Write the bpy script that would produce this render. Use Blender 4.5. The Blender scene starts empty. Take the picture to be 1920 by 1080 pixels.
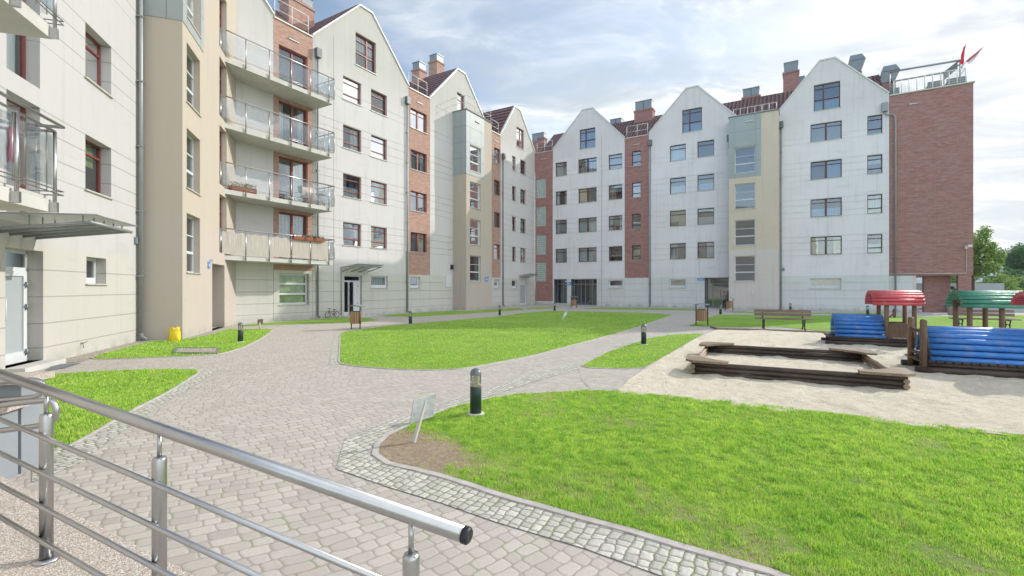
import bpy, bmesh, math, random
import numpy as np
from mathutils import Vector, Matrix, noise
from mathutils.geometry import delaunay_2d_cdt
C = bpy.context.scene.collection
R_ = math.radians
random.seed(7)

# ------------------------------------------------------------------ camera, sky, sun, exposure
F, CX, HY, CZ = 880.0, 960.0, 540.0, 1.65          # focal length in photo pixels, principal point, eye height
cam = bpy.data.cameras.new('camera'); camo = bpy.data.objects.new('camera', cam); C.objects.link(camo)
camo.location = (0, 0, CZ); camo.rotation_euler = (R_(90), 0, 0)
cam.sensor_width = 36; cam.lens = 36 * F / 1920; cam.clip_start = .05; cam.clip_end = 6000
bpy.context.scene.camera = camo
SUN_AZ = math.atan2(.476, .88); SUN_EL = R_(28.6)
SUND = Vector((math.cos(SUN_EL) * math.cos(SUN_AZ), math.cos(SUN_EL) * math.sin(SUN_AZ), math.sin(SUN_EL)))
sl = bpy.data.lights.new('sun', 'SUN'); sl.energy = 3.1; sl.angle = R_(.6); sl.color = (1, .955, .88)
so = bpy.data.objects.new('sun', sl); C.objects.link(so)
so.rotation_euler = (-SUND).to_track_quat('-Z', 'Y').to_euler()
world = bpy.data.worlds.new('World'); bpy.context.scene.world = world; world.use_nodes = True
wt = world.node_tree; wt.nodes.clear()
def wn(t, **k):
    n = wt.nodes.new(t)
    for a, b in k.items(): setattr(n, a, b)
    return n
sky = wn('ShaderNodeTexSky', sky_type='NISHITA'); sky.sun_disc = False
sky.sun_elevation = SUN_EL; sky.sun_rotation = math.pi / 2 - SUN_AZ; sky.air_density = 1.0; sky.dust_density = 1.2; sky.ozone_density = 1.5
bg = wn('ShaderNodeBackground'); bg.inputs['Strength'].default_value = .15
wo = wn('ShaderNodeOutputWorld')
tc = wn('ShaderNodeTexCoord'); sep = wn('ShaderNodeSeparateXYZ'); wt.links.new(tc.outputs['Generated'], sep.inputs[0])
def wm(op, a, b, clamp=False):
    n = wn('ShaderNodeMath', operation=op); n.use_clamp = clamp
    for i, v in enumerate((a, b)):
        if v is None: continue
        if isinstance(v, (int, float)): n.inputs[i].default_value = v
        else: wt.links.new(v, n.inputs[i])
    return n.outputs[0]
zz = wm('ADD', wm('MAXIMUM', sep.outputs['Z'], 0.0), .16)
cmb = wn('ShaderNodeCombineXYZ')
wt.links.new(wm('DIVIDE', sep.outputs['X'], zz), cmb.inputs[0]); wt.links.new(wm('DIVIDE', sep.outputs['Y'], zz), cmb.inputs[1])
mp = wn('ShaderNodeMapping'); mp.inputs['Rotation'].default_value = (0, 0, R_(-32)); mp.inputs['Scale'].default_value = (.62, 1.15, 1)
mp.inputs['Location'].default_value = (1.3, .4, 0)
wt.links.new(cmb.outputs[0], mp.inputs[0])
def wnoise(scale, detail, rough, dist=0):
    n = wn('ShaderNodeTexNoise'); n.inputs['Scale'].default_value = scale; n.inputs['Detail'].default_value = detail
    n.inputs['Roughness'].default_value = rough; n.inputs['Distortion'].default_value = dist
    wt.links.new(mp.outputs[0], n.inputs['Vector']); return n.outputs['Fac']
def wramp(src, stops):
    r = wn('ShaderNodeValToRGB'); wt.links.new(src, r.inputs[0]); e = r.color_ramp.elements
    e[0].position, e[0].color = stops[0][0], (*stops[0][1], 1); e[1].position, e[1].color = stops[1][0], (*stops[1][1], 1)
    for p, c in stops[2:]:
        q = e.new(p); q.color = (*c, 1)
    return r.outputs['Color']
g0, g1 = (0, 0, 0), (1, 1, 1)
n1 = wnoise(1.15, 9, .58, .35)
# veil of cloud: thicker towards the sun side (right), thinner high on the left
side = wm('MULTIPLY_ADD', sep.outputs['X'], .30); side.node.inputs[2].default_value = -0.02
dens = wm('ADD', n1, side)
cover = wramp(dens, [(.40, g0), (.62, g1)])
n2 = wnoise(2.9, 11, .62, .7)
tone = wramp(n2, [(.40, (3.45, 3.85, 4.2)), (.50, (4.5, 4.8, 5.0)), (.57, (6.2, 6.25, 6.2)), (.63, (5.1, 5.35, 5.45))])
mixc = wn('ShaderNodeMix', data_type='RGBA')
wt.links.new(wm('MULTIPLY', cover, .93), mixc.inputs[0])
skb = wn('ShaderNodeMix', data_type='RGBA', blend_type='MULTIPLY'); skb.inputs[0].default_value = 1
wt.links.new(sky.outputs[0], skb.inputs[6]); skb.inputs[7].default_value = (1.22, 1.14, 1.04, 1)
wt.links.new(skb.outputs[2], mixc.inputs[6]); wt.links.new(tone, mixc.inputs[7])
# bright haze along the horizon
hz = wramp(sep.outputs['Z'], [(0.0, (.55, .55, .55)), (.28, g0)])
mixh = wn('ShaderNodeMix', data_type='RGBA'); wt.links.new(hz, mixh.inputs[0]); wt.links.new(mixc.outputs[2], mixh.inputs[6])
mixh.inputs[7].default_value = (5.9, 6.05, 6.15, 1)
# fill added for shaded walls: sky scaled brighter overhead and behind the camera, unseen
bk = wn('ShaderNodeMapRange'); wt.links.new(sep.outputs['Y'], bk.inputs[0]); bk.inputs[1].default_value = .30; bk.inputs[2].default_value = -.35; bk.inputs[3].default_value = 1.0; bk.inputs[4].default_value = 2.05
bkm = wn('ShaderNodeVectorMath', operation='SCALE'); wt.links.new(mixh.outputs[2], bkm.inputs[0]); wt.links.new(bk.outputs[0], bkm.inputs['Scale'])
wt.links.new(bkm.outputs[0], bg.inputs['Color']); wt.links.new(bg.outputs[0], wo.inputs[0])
vs = bpy.context.scene.view_settings; vs.view_transform = 'Standard'; vs.look = 'None'; vs.gamma = 1; vs.exposure = .34
bpy.context.scene.cycles.max_bounces = 8; bpy.context.scene.cycles.transparent_max_bounces = 16

# ------------------------------------------------------------------ helpers
def tag(o, label=None, cat=None, group=None, kind=None):
    if label: o['label'] = label
    if cat: o['category'] = cat
    if group: o['group'] = group
    if kind: o['kind'] = kind
    return o
def gp(x, y, z=0.0):
    "photo pixel -> point of the horizontal plane z"
    Y = (CZ - z) * F / (y - HY); return ((x - CX) / F * Y, Y)
class Fr:
    "a vertical facade plane: origin, direction to the right, normal towards the courtyard"
    def __init__(s, O, d, n):
        s.O, s.d, s.n = O, d, n
    def P(s, a, z, o=0.0):
        return (s.O[0] + s.d[0] * a + s.n[0] * o, s.O[1] + s.d[1] * a + s.n[1] * o, z)
    def s(s_, px, o=0.0):
        r = (px - CX) / F; ox = s_.O[0] + s_.n[0] * o; oy = s_.O[1] + s_.n[1] * o
        return (r * oy - ox) / (s_.d[0] - r * s_.d[1])
    def z(s_, px, py, o=0.0):
        return CZ + (HY - py) / F * s_.P(s_.s(px, o), 0, o)[1]
def unit(x, y): l = math.hypot(x, y); return (x / l, y / l)
dA = unit(525, 880); dR = (dA[1], -dA[0])
CORN = ((1003 - CX) / F * 46.99, 46.99)
FA = Fr(CORN, dA, (dA[1], -dA[0])); FR = Fr(CORN, dR, (-dA[0], -dA[1]))
dL = unit(-293, 880); FL = Fr(((257 - CX) / F * 14.48, 14.48), dL, (dL[1], -dL[0]))
T1O = 1.14                                    # how far stair tower 1 stands out of the near wing
FT1 = Fr(FL.P(0, 0, T1O)[:2], dL, (dL[1], -dL[0]))
FS = Fr((0, 0), (1, 0), (0, -1))              # a local straight frame
class MB:
    def __init__(s): s.v = []; s.f = []; s.m = []; s.sm = []
    def add(s, vs, fs, mi=0, smooth=False):
        b = len(s.v); s.v += [tuple(v) for v in vs]
        for f in fs: s.f.append(tuple(b + i for i in f)); s.m.append(mi); s.sm.append(smooth)
        return s
    def hexa(s, p, mi=0):                      # p: 4 bottom + 4 top, same order
        return s.add(p, [(3, 2, 1, 0), (4, 5, 6, 7), (0, 1, 5, 4), (1, 2, 6, 5), (2, 3, 7, 6), (3, 0, 4, 7)], mi)
    def box(s, fr, a0, a1, z0, z1, o0, o1, mi=0):
        q = [(a0, o0), (a1, o0), (a1, o1), (a0, o1)]
        return s.hexa([fr.P(a, z0, o) for a, o in q] + [fr.P(a, z1, o) for a, o in q], mi)
    def prism(s, pts, z0, z1, mi=0):
        n = len(pts)
        return s.add([(x, y, z0) for x, y in pts] + [(x, y, z1) for x, y in pts],
                     [tuple(range(n))[::-1], tuple(range(n, 2 * n))] + [(i, (i + 1) % n, n + (i + 1) % n, n + i) for i in range(n)], mi)
    def tube(s, path, r, n=8, mi=0, caps=True):
        path = [Vector(p) for p in path]; k = len(path); rs = r if isinstance(r, (list, tuple)) else [r] * k
        prev = None; rings = []
        for i, p in enumerate(path):
            t = (path[min(i + 1, k - 1)] - path[max(i - 1, 0)]).normalized()
            if prev is None:
                a = Vector((0, 0, 1)) if abs(t.z) < .9 else Vector((1, 0, 0)); u = t.cross(a).normalized()
            else: u = (prev - t * prev.dot(t)).normalized()
            prev = u; w = t.cross(u)
            rings.append([p + (u * math.cos(2 * math.pi * j / n) + w * math.sin(2 * math.pi * j / n)) * rs[i] for j in range(n)])
        b = len(s.v)
        for rg in rings: s.v += [tuple(v) for v in rg]
        for i in range(k - 1):
            for j in range(n):
                j2 = (j + 1) % n
                s.f.append((b + i * n + j, b + (i + 1) * n + j, b + (i + 1) * n + j2, b + i * n + j2)); s.m.append(mi); s.sm.append(True)
        if caps:
            s.f.append(tuple(b + j for j in range(n))); s.m.append(mi); s.sm.append(False)
            s.f.append(tuple(b + (k - 1) * n + j for j in range(n))[::-1]); s.m.append(mi); s.sm.append(False)
        return s
    def lathe(s, prof, c=(0, 0, 0), n=20, mi=0):
        b = len(s.v)
        for r, z in prof:
            s.v += [(c[0] + r * math.cos(2 * math.pi * j / n), c[1] + r * math.sin(2 * math.pi * j / n), c[2] + z) for j in range(n)]
        for i in range(len(prof) - 1):
            for j in range(n):
                j2 = (j + 1) % n
                s.f.append((b + i * n + j, b + i * n + j2, b + (i + 1) * n + j2, b + (i + 1) * n + j)); s.m.append(mi); s.sm.append(True)
        return s
    def build(s, name, mats, parent=None):
        if not isinstance(mats, (list, tuple)): mats = [mats]
        me = bpy.data.meshes.new(name); o = bpy.data.objects.new(name, me); C.objects.link(o)
        off = Vector((0, 0, 0)); root = parent
        while root is not None:
            off += Vector(root.location) if root.type == 'EMPTY' and not root.get('local') else Vector((0, 0, 0)); root = root.parent
        vs = [(v[0] - off.x, v[1] - off.y, v[2] - off.z) for v in s.v]
        me.from_pydata(vs, [], s.f)
        for m in mats: me.materials.append(m)
        me.polygons.foreach_set('material_index', s.m); me.polygons.foreach_set('use_smooth', s.sm)
        bm = bmesh.new(); bm.from_mesh(me); bmesh.ops.recalc_face_normals(bm, faces=bm.faces); bm.to_mesh(me); bm.free()
        me.update()
        if parent is not None: o.parent = parent
        return o
def empty(name, loc, label, cat, group=None, rz=0, local=False):
    o = bpy.data.objects.new(name, None); C.objects.link(o); o.location = loc; o.rotation_euler = (0, 0, rz); o.empty_display_size = .2
    tag(o, label, cat, group)
    if local: o['local'] = 1
    return o
def copy_tree(o, parent=None):
    c = o.copy(); C.objects.link(c); c.parent = parent
    for ch in o.children: copy_tree(ch, c)
    return c

# ------------------------------------------------------------------ materials
class NT:
    def __init__(s, name):
        s.mat = bpy.data.materials.new(name); s.mat.use_nodes = True; s.t = s.mat.node_tree; s.b = s.t.nodes['Principled BSDF']
        s.out = s.t.nodes['Material Output']
    def n(s, t, ins=None, **k):
        x = s.t.nodes.new(t)
        for a, b in k.items(): setattr(x, a, b)
        for a, v in (ins or {}).items(): s.put(x.inputs[a], v)
        return x
    def put(s, sock, v):
        if isinstance(v, bpy.types.NodeSocket): s.t.links.new(v, sock)
        elif isinstance(v, tuple) and len(v) == 3 and sock.type == 'RGBA': sock.default_value = (*v, 1)
        else: sock.default_value = v
    def math(s, op, a, b=None, c=None, clamp=False):
        x = s.n('ShaderNodeMath', operation=op); x.use_clamp = clamp
        for i, v in enumerate((a, b, c)):
            if v is not None: s.put(x.inputs[i], v)
        return x.outputs[0]
    def noise(s, vec, scale, detail=4, rough=.5, dist=0):
        return s.n('ShaderNodeTexNoise', {'Vector': vec, 'Scale': scale, 'Detail': detail, 'Roughness': rough, 'Distortion': dist}).outputs['Fac']
    def mix(s, f, a, b, mode='MIX'):
        x = s.n('ShaderNodeMix', data_type='RGBA', blend_type=mode); s.put(x.inputs[0], f); s.put(x.inputs[6], a); s.put(x.inputs[7], b); return x.outputs[2]
    def rng(s, v, a, b, c=0.0, d=1.0):
        return s.n('ShaderNodeMapRange', {0: v, 1: a, 2: b, 3: c, 4: d}).outputs[0]
    def pos(s): return s.n('ShaderNodeNewGeometry').outputs['Position']
    def obj(s): return s.n('ShaderNodeTexCoord').outputs['Object']
    def scale(s, vec, sc):
        return s.n('ShaderNodeMapping', {'Vector': vec, 'Scale': sc}).outputs[0]
    def sepz(s, vec): return s.n('ShaderNodeSeparateXYZ', {0: vec}).outputs
    def bump(s, h, st=.3, d=.01, nrm=None):
        x = s.n('ShaderNodeBump', {'Height': h, 'Strength': st, 'Distance': d})
        if nrm: s.put(x.inputs['Normal'], nrm)
        return x.outputs[0]
    def fin(s, col=None, rough=.8, metal=0, nrm=None, spec=None):
        if col is not None: s.put(s.b.inputs['Base Color'], col)
        s.put(s.b.inputs['Roughness'], rough); s.put(s.b.inputs['Metallic'], metal)
        if nrm is not None: s.put(s.b.inputs['Normal'], nrm)
        if spec is not None: s.put(s.b.inputs['Specular IOR Level'], spec)
        return s.mat
def flat(name, col, rough=.6, metal=0, var=.12, sc=6, bump=0, bsc=40):
    m = NT(name); p = m.obj(); f = m.noise(p, sc, 5, .6)
    c = m.mix(m.rng(f, .3, .7), tuple(x * (1 - var) for x in col), tuple(min(1, x * (1 + var)) for x in col))
    nr = m.bump(m.noise(p, bsc, 3), bump, .01) if bump else None
    return m.fin(c, rough, metal, nr)
def stucco(name, up, low, gab=None, zsplit=2.57, grooves=True, groove_k=1.0, upper=True):
    m = NT(name); p = m.pos(); z = m.sepz(p)[2]
    f = m.noise(p, .55, 6, .62); f2 = m.noise(m.scale(p, (1.6, 1.6, .22)), 1.3, 5, .65); f3 = m.noise(m.scale(p, (.7, .7, 3.2)), 1.1, 4, .6)
    c = m.mix(m.rng(z, zsplit - .006, zsplit + .006), low, up)
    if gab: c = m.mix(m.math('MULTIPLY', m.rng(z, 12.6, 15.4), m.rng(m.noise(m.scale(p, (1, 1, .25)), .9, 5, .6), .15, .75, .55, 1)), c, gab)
    c = m.mix(m.rng(f, .42, .72, 0, .16), c, (.42, .39, .38))
    c = m.mix(m.rng(f2, .56, .76, 0, .24), c, (.32, .31, .30))
    c = m.mix(m.rng(f3, .58, .74, 0, .22), c, (.34, .34, .33))
    c = m.mix(m.rng(m.noise(m.scale(p, (4.5, 4.5, .13)), 1.0, 5, .7), .55, .72, 0, .30), c, (.33, .325, .315))
    c = m.mix(m.math('MULTIPLY', m.rng(z, 0, .34, 1, 0), m.rng(m.noise(p, 2.2, 4, .6), .35, .65)), c, (.33, .35, .29))
    h = m.noise(p, 55, 3, .6)
    nr = m.bump(h, .12, .01); nr = m.bump(m.noise(p, 1.5, 4, .6), .10, .05, nr)
    if grooves:
        t = m.math('FLOORED_MODULO', m.math('SUBTRACT', z, 4.10), 2.8); g = None
        for o in ((.0, .42, .95, 1.38) if upper else (0.0,)):
            q = m.math('COMPARE', t, o, .013); g = q if g is None else m.math('MAXIMUM', g, q)
        g = m.math('MULTIPLY', g, m.math('LESS_THAN', z, 13.0)); g = m.math('MULTIPLY', g, m.math('GREATER_THAN', z, 3.5 if upper else 90.0))
        for o in (.36, .88, 1.46, 2.04): g = m.math('MAXIMUM', g, m.math('COMPARE', z, o, .012))
        c = m.mix(m.math('MULTIPLY', g, .42 * groove_k), c, (.16, .16, .15))
        nr = m.bump(m.math('SUBTRACT', 1.0, g), .7, .03, nr)
    return m.fin(c, .88, 0, nr, .25)
def brick(name, fr, c1, c2, mortar=(.30, .27, .25)):
    m = NT(name); p = m.pos(); sp = m.sepz(p); d = fr.d
    u = m.math('ADD', m.math('MULTIPLY', sp[0], d[0] + fr.n[0]), m.math('MULTIPLY', sp[1], d[1] + fr.n[1]))
    v = m.n('ShaderNodeCombineXYZ', {0: u, 1: sp[2], 2: 0.0}).outputs[0]
    b = m.n('ShaderNodeTexBrick', {'Vector': v, 'Color1': c1, 'Color2': c2, 'Mortar': mortar, 'Scale': 1.0, 'Mortar Size': .007, 'Mortar Smooth': .3, 'Bias': -.1,
                                   'Brick Width': .255, 'Row Height': .078}); b.offset = .5
    f = m.noise(m.scale(v, (1.6, 5, 1)), 1.6, 6, .7)
    c = m.mix(m.rng(f, .42, .66, 0, .55), b.outputs['Color'], tuple(x * .72 for x in c1))
    c = m.mix(m.rng(m.noise(m.scale(v, (.6, 4, 1)), 1.3, 5, .7), .42, .66, 0, .42), c, (.36, .29, .27))
    nr = m.bump(b.outputs['Fac'], .5, .012); nr.node.invert = True
    return m.fin(c, .85, 0, nr, .25)
M = {}
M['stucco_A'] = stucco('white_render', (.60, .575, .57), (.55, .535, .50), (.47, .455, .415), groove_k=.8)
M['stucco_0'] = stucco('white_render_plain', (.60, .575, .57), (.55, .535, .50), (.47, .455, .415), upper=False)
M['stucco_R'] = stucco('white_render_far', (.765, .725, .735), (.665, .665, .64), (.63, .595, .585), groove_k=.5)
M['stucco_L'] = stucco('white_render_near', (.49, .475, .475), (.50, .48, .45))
M['cream'] = stucco('cream_render', (.49, .425, .35), (.49, .425, .375), zsplit=4.0, grooves=False)
M['cream_R'] = stucco('yellow_render', (.63, .53, .415), (.65, .57, .52), zsplit=4.6, grooves=False)
M['brick_A'] = brick('red_brick', FA, (.42, .22, .165), (.54, .34, .27), (.44, .36, .31))
M['brick_R'] = brick('red_brick_far', FR, (.33, .125, .105), (.43, .20, .17), (.40, .35, .33))
M['brick_dark'] = brick('dark_brick', FR, (.25, .085, .06), (.30, .12, .085), (.2, .14, .12))
M['panel'] = flat('grey_cladding', (.33, .36, .36), .5, 0, .06, 1.2)
M['joint'] = flat('joint_dark', (.16, .18, .18), .7)
M['frame_red'] = flat('redbrown_frame', (.20, .045, .035), .45)
M['frame_dark'] = flat('dark_plum_frame', (.095, .035, .04), .45)
M['frame_white'] = flat('white_frame', (.62, .64, .66), .4, 0, .04)
M['sill'] = flat('sill_metal', (.52, .50, .45), .5, .2)
M['zinc'] = flat('zinc', (.21, .235, .25), .45, .25, .10, 3)
M['zinc_pipe'] = flat('grey_painted_pipe', (.27, .285, .29), .45, .3, .08, 3)
M['white_metal'] = flat('white_metal_trim', (.66, .66, .63), .5, .1, .06)
M['concrete'] = flat('concrete_slab', (.52, .51, .48), .85, 0, .10, 2, .2, 30)
M['concrete_pale'] = flat('pale_kerb_concrete', (.44, .42, .385), .9, 0, .14, 5, .35, 60)
M['kerb'] = flat('kerb_concrete', (.46, .42, .40), .9, 0, .2, 5, .35, 60)
M['hopper'] = flat('dark_zinc', (.13, .15, .15), .5, .2)
M['soffit'] = flat('plaster_soffit', (.60, .60, .57), .85, 0, .06, 1)
M['curtain'] = flat('net_curtain', (.62, .64, .64), .9, 0, .08, 3)
M['curtain_y'] = flat('cream_blind', (.62, .52, .36), .9, 0, .06, 2)
M['curtain_g'] = flat('green_blind', (.30, .38, .16), .8, 0, .25, 3)
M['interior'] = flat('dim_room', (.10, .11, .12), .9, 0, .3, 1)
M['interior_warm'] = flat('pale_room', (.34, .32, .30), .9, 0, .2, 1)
M['black_metal'] = flat('black_metal', (.02, .022, .024), .45, .2)
M['dark_green'] = flat('dark_green_metal', (.018, .040, .034), .38, .1)
def curtain_fold(name, col):
    m = NT(name); p = m.pos(); sp = m.sepz(p)
    w = m.n('ShaderNodeTexWave', {'Vector': m.scale(p, (1, 1, .05)), 'Scale': 3.2, 'Distortion': 3.0, 'Detail': 2}).outputs['Fac']
    c = m.mix(m.rng(w, .2, .8), tuple(x * .72 for x in col), col); return m.fin(c, .9, 0, m.bump(w, .5, .03))
M['curtain'] = curtain_fold('net_curtain_folds', (.60, .63, .63))
def glass(name, refl, tint, fk=1.25):
    m = NT(name); t = m.t; t.nodes.remove(m.b)
    p = m.pos(); nr = m.bump(m.noise(p, .9, 2, .5), .05, .06)
    fr = m.n('ShaderNodeFresnel', {'IOR': 1.5, 'Normal': nr}).outputs[0]
    k = m.math('MULTIPLY_ADD', fr, fk, refl, clamp=True)
    tr = m.n('ShaderNodeBsdfTransparent', {'Color': tint}).outputs[0]; gl = m.n('ShaderNodeBsdfGlossy', {'Color': (.9, .93, .96), 'Roughness': .02, 'Normal': nr}).outputs[0]
    mx = m.n('ShaderNodeMixShader', {0: k, 1: tr, 2: gl}).outputs[0]; t.links.new(mx, m.out.inputs[0]); return m.mat
M['glass'] = glass('window_glass', .13, (.78, .84, .85))
M['glass_clear'] = glass('balustrade_glass', .06, (.87, .89, .89), .35)
M['glass_soft'] = glass('clear_window_glass', .05, (.85, .9, .88), .5)
M['glass_blue'] = glass('window_glass_blue', .11, (.42, .58, .74), .9)
def tiles(name, fr):
    m = NT(name); p = m.pos(); sp = m.sepz(p); d = fr.d
    u = m.math('ADD', m.math('MULTIPLY', sp[0], d[0]), m.math('MULTIPLY', sp[1], d[1]))
    w1 = m.math('SINE', m.math('MULTIPLY', u, 2 * math.pi / .30)); w2 = m.math('FRACT', m.math('MULTIPLY', sp[2], 1 / .24))
    h = m.math('ADD', m.math('MULTIPLY', w1, .5), w2)
    c = m.mix(m.rng(h, -.3, 1.2), (.025, .012, .012), (.27, .115, .105)); c = m.mix(m.rng(m.noise(p, 6, 3), .4, .6, 0, .4), c, (.30, .20, .18))
    return m.fin(c, .5, 0, m.bump(h, 1.0, .2))
M['tiles_A'] = tiles('roof_tiles', FA); M['tiles_R'] = tiles('roof_tiles_far', FR)
def steel(name='brushed_steel', rough=.27):
    m = NT(name); p = m.obj(); f = m.noise(p, 9, 4, .6)
    return m.fin(m.mix(m.rng(f, .3, .7), (.42, .42, .425), (.47, .47, .47)), rough + .03, 1.0)
M['steel'] = steel()
def woodm(name, a, b, sc=(1, 14, 14)):
    m = NT(name); p = m.obj(); f = m.noise(m.scale(p, sc), 2.0, 6, .65, .3); f2 = m.noise(p, 1.7, 3)
    c = m.mix(m.rng(f, .3, .7), a, b); c = m.mix(m.rng(f2, .5, .75, 0, .5), c, tuple(x * 1.5 + .015 for x in b))
    return m.fin(c, .62, 0, m.bump(f, .35, .01))
M['log'] = woodm('dark_stained_logs', (.022, .015, .012), (.075, .050, .036))
M['plank'] = woodm('weathered_plank', (.13, .09, .055), (.30, .22, .15))
M['post'] = woodm('stained_post', (.085, .050, .028), (.21, .125, .07), (14, 14, 1))
M['bin_wood'] = woodm('orange_wood_slats', (.30, .165, .08), (.44, .275, .15), (20, 20, 1))
M['bench_wood'] = woodm('purple_brown_slats', (.12, .075, .06), (.24, .155, .125))
def paint(name, col, chip=.5):
    m = NT(name); p = m.obj(); f = m.noise(m.scale(p, (1.3, 9, 9)), 2.2, 7, .7)
    c = m.mix(m.rng(m.noise(p, 1.2, 3), .3, .7), tuple(x * .8 for x in col), tuple(min(1, x * 1.15) for x in col))
    c = m.mix(m.rng(m.noise(p, 3.5, 6, .7), .5, .8, 0, .45), c, (.45, .46, .46)); c = m.mix(m.math('GREATER_THAN', f, .70), c, (.45, .42, .38))
    return m.fin(c, m.rng(f, .3, .7, .38, .6), 0, m.bump(f, .3, .01))
M['blue'] = paint('blue_paint', (.03, .17, .50)); M['red'] = paint('red_paint', (.60, .085, .09)); M['green'] = paint('green_paint', (.055, .26, .165))
#MATS2
# ------------------------------------------------------------------ building kit
def facade(mb, fr, outline, holes, off=0.0, reveal=.16, mi=0, mir=0):
    vs = [Vector(p) for p in outline]; n = len(vs); edges = [(i, (i + 1) % n) for i in range(n)]
    for a0, a1, z0, z1 in holes:
        b = len(vs); vs += [Vector((a0, z0)), Vector((a1, z0)), Vector((a1, z1)), Vector((a0, z1))]; edges += [(b + i, b + (i + 1) % 4) for i in range(4)]
    r = delaunay_2d_cdt(vs, edges, [tuple(range(n))], 1, 1e-5); V2, F2 = r[0], r[2]
    keep = []
    for f in F2:
        cx = sum(V2[i].x for i in f) / len(f); cz = sum(V2[i].y for i in f) / len(f)
        if not any(a0 < cx < a1 and z0 < cz < z1 for a0, a1, z0, z1 in holes): keep.append(f)
    mb.add([fr.P(v.x, v.y, off) for v in V2], keep, mi)
    for a0, a1, z0, z1 in holes:
        q = [(a0, z0), (a1, z0), (a1, z1), (a0, z1)]
        mb.add([fr.P(a, z, off) for a, z in q] + [fr.P(a, z, off - reveal) for a, z in q], [(i, (i + 1) % 4, 4 + (i + 1) % 4, 4 + i) for i in range(4)], mir)
rw = random.Random(11)
def window(par, fr, w, off=0.0, kind='S', fm='frame_red', cur='auto', sill=True, gl='glass', rd=.14, inner='interior', name='window', fw=.055):
    a0, a1, z0, z1 = w; h = z1 - z0; W = a1 - a0; o1 = off - rd; o0 = o1 - .07; mb = MB()
    mb.box(fr, a0, a0 + fw, z0, z1, o0, o1); mb.box(fr, a1 - fw, a1, z0, z1, o0, o1)
    mb.box(fr, a0 + fw, a1 - fw, z0, z0 + fw * (2 if kind == 'U' else 1), o0, o1); mb.box(fr, a0 + fw, a1 - fw, z1 - fw, z1, o0, o1)
    def hb(f, t=.05, b0=a0 + fw, b1=a1 - fw): mb.box(fr, b0, b1, z0 + h * f - t / 2, z0 + h * f + t / 2, o0 + .004, o1 + .008)
    def vb(f, t=.05): mb.box(fr, a0 + W * f - t / 2, a0 + W * f + t / 2, z0 + fw, z1 - fw, o0 + .002, o1 + .012)
    if kind == 'S': hb(.74, .05)
    if kind == 'D': vb(.5, .13); hb(.78, .045)
    if kind == 'TL': hb(.77, .05); hb(.28, .07)
    if kind == 'G': vb(.37, .10); hb(.42, .08); hb(.83, .05)
    if kind == 'GA': vb(.60, .10); hb(.42, .08); hb(.80, .05)
    if kind == 'W': hb(.66, .035); hb(.36, .085)
    if kind == 'B3': hb(.34, .10); hb(.67, .10)
    if kind == 'DR': vb(.5, .11)
    if kind == 'L': hb(.75, .05); 
    fo = mb.build(name, M[fm], par)
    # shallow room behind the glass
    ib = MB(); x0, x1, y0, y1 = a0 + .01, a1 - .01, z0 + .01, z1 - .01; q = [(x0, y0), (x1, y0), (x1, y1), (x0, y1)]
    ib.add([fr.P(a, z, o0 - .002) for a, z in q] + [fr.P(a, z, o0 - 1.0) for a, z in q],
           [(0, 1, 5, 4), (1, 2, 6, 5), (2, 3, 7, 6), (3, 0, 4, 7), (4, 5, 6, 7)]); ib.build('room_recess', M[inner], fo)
    t1, t2 = rw.uniform(-.012, .012), rw.uniform(-.010, .010)
    pb = MB(); om = o0 + .03
    pb.add([fr.P(a0 + fw, z0 + fw, om - t1 - t2), fr.P(a1 - fw, z0 + fw, om + t1 - t2), fr.P(a1 - fw, z1 - fw, om + t1 + t2), fr.P(a0 + fw, z1 - fw, om - t1 + t2)], [(0, 1, 2, 3)])
    pb.build('pane', M[gl], fo)
    if cur == 'auto': cur = rw.choice(['full', 'full', 'left', 'right', 'low', 'sides', None, None])
    if cur:
        cm = 'curtain'
        if cur[-1] == '!': cm = 'curtain_y'; cur = cur[:-1]
        if cur[-1] == '#': cm = 'curtain_g'; cur = cur[:-1]
        cb = MB(); zt = z1 - .02
        def ply(b0, b1, c0, c1):
            k = 14; vs = []
            for i in range(k + 1):
                a = b0 + (b1 - b0) * i / k; o = om - .10 - .015 * math.sin(i * 2.4)
                vs += [fr.P(a, c0, o), fr.P(a, c1, o)]
            cb.add(vs, [(2 * i, 2 * i + 2, 2 * i + 3, 2 * i + 1) for i in range(k)], 0, True)
        if cur == 'full': ply(a0 + .03, a1 - .03, z0 + .05, zt)
        if cur == 'left': ply(a0 + .03, a0 + W * .45, z0 + .05, zt)
        if cur == 'right': ply(a0 + W * .55, a1 - .03, z0 + .05, zt)
        if cur == 'low': ply(a0 + .03, a1 - .03, z0 + .03, z0 + h * .48)
        if cur == 'top': ply(a0 + .03, a1 - .03, z0 + h * .55, zt)
        if cur == 'sides': ply(a0 + .03, a0 + W * .25, z0 + .05, zt); ply(a0 + W * .75, a1 - .03, z0 + .05, zt)
        cb.build('curtain' if cm == 'curtain' else 'blind', M[cm], fo)
    if sill:
        sb = MB(); sb.box(fr, a0 - .05, a1 + .05, z0 - .035, z0 + .004, o1 + .01, off + .05); sb.build('sill', M['sill'], fo)
    return fo
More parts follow.
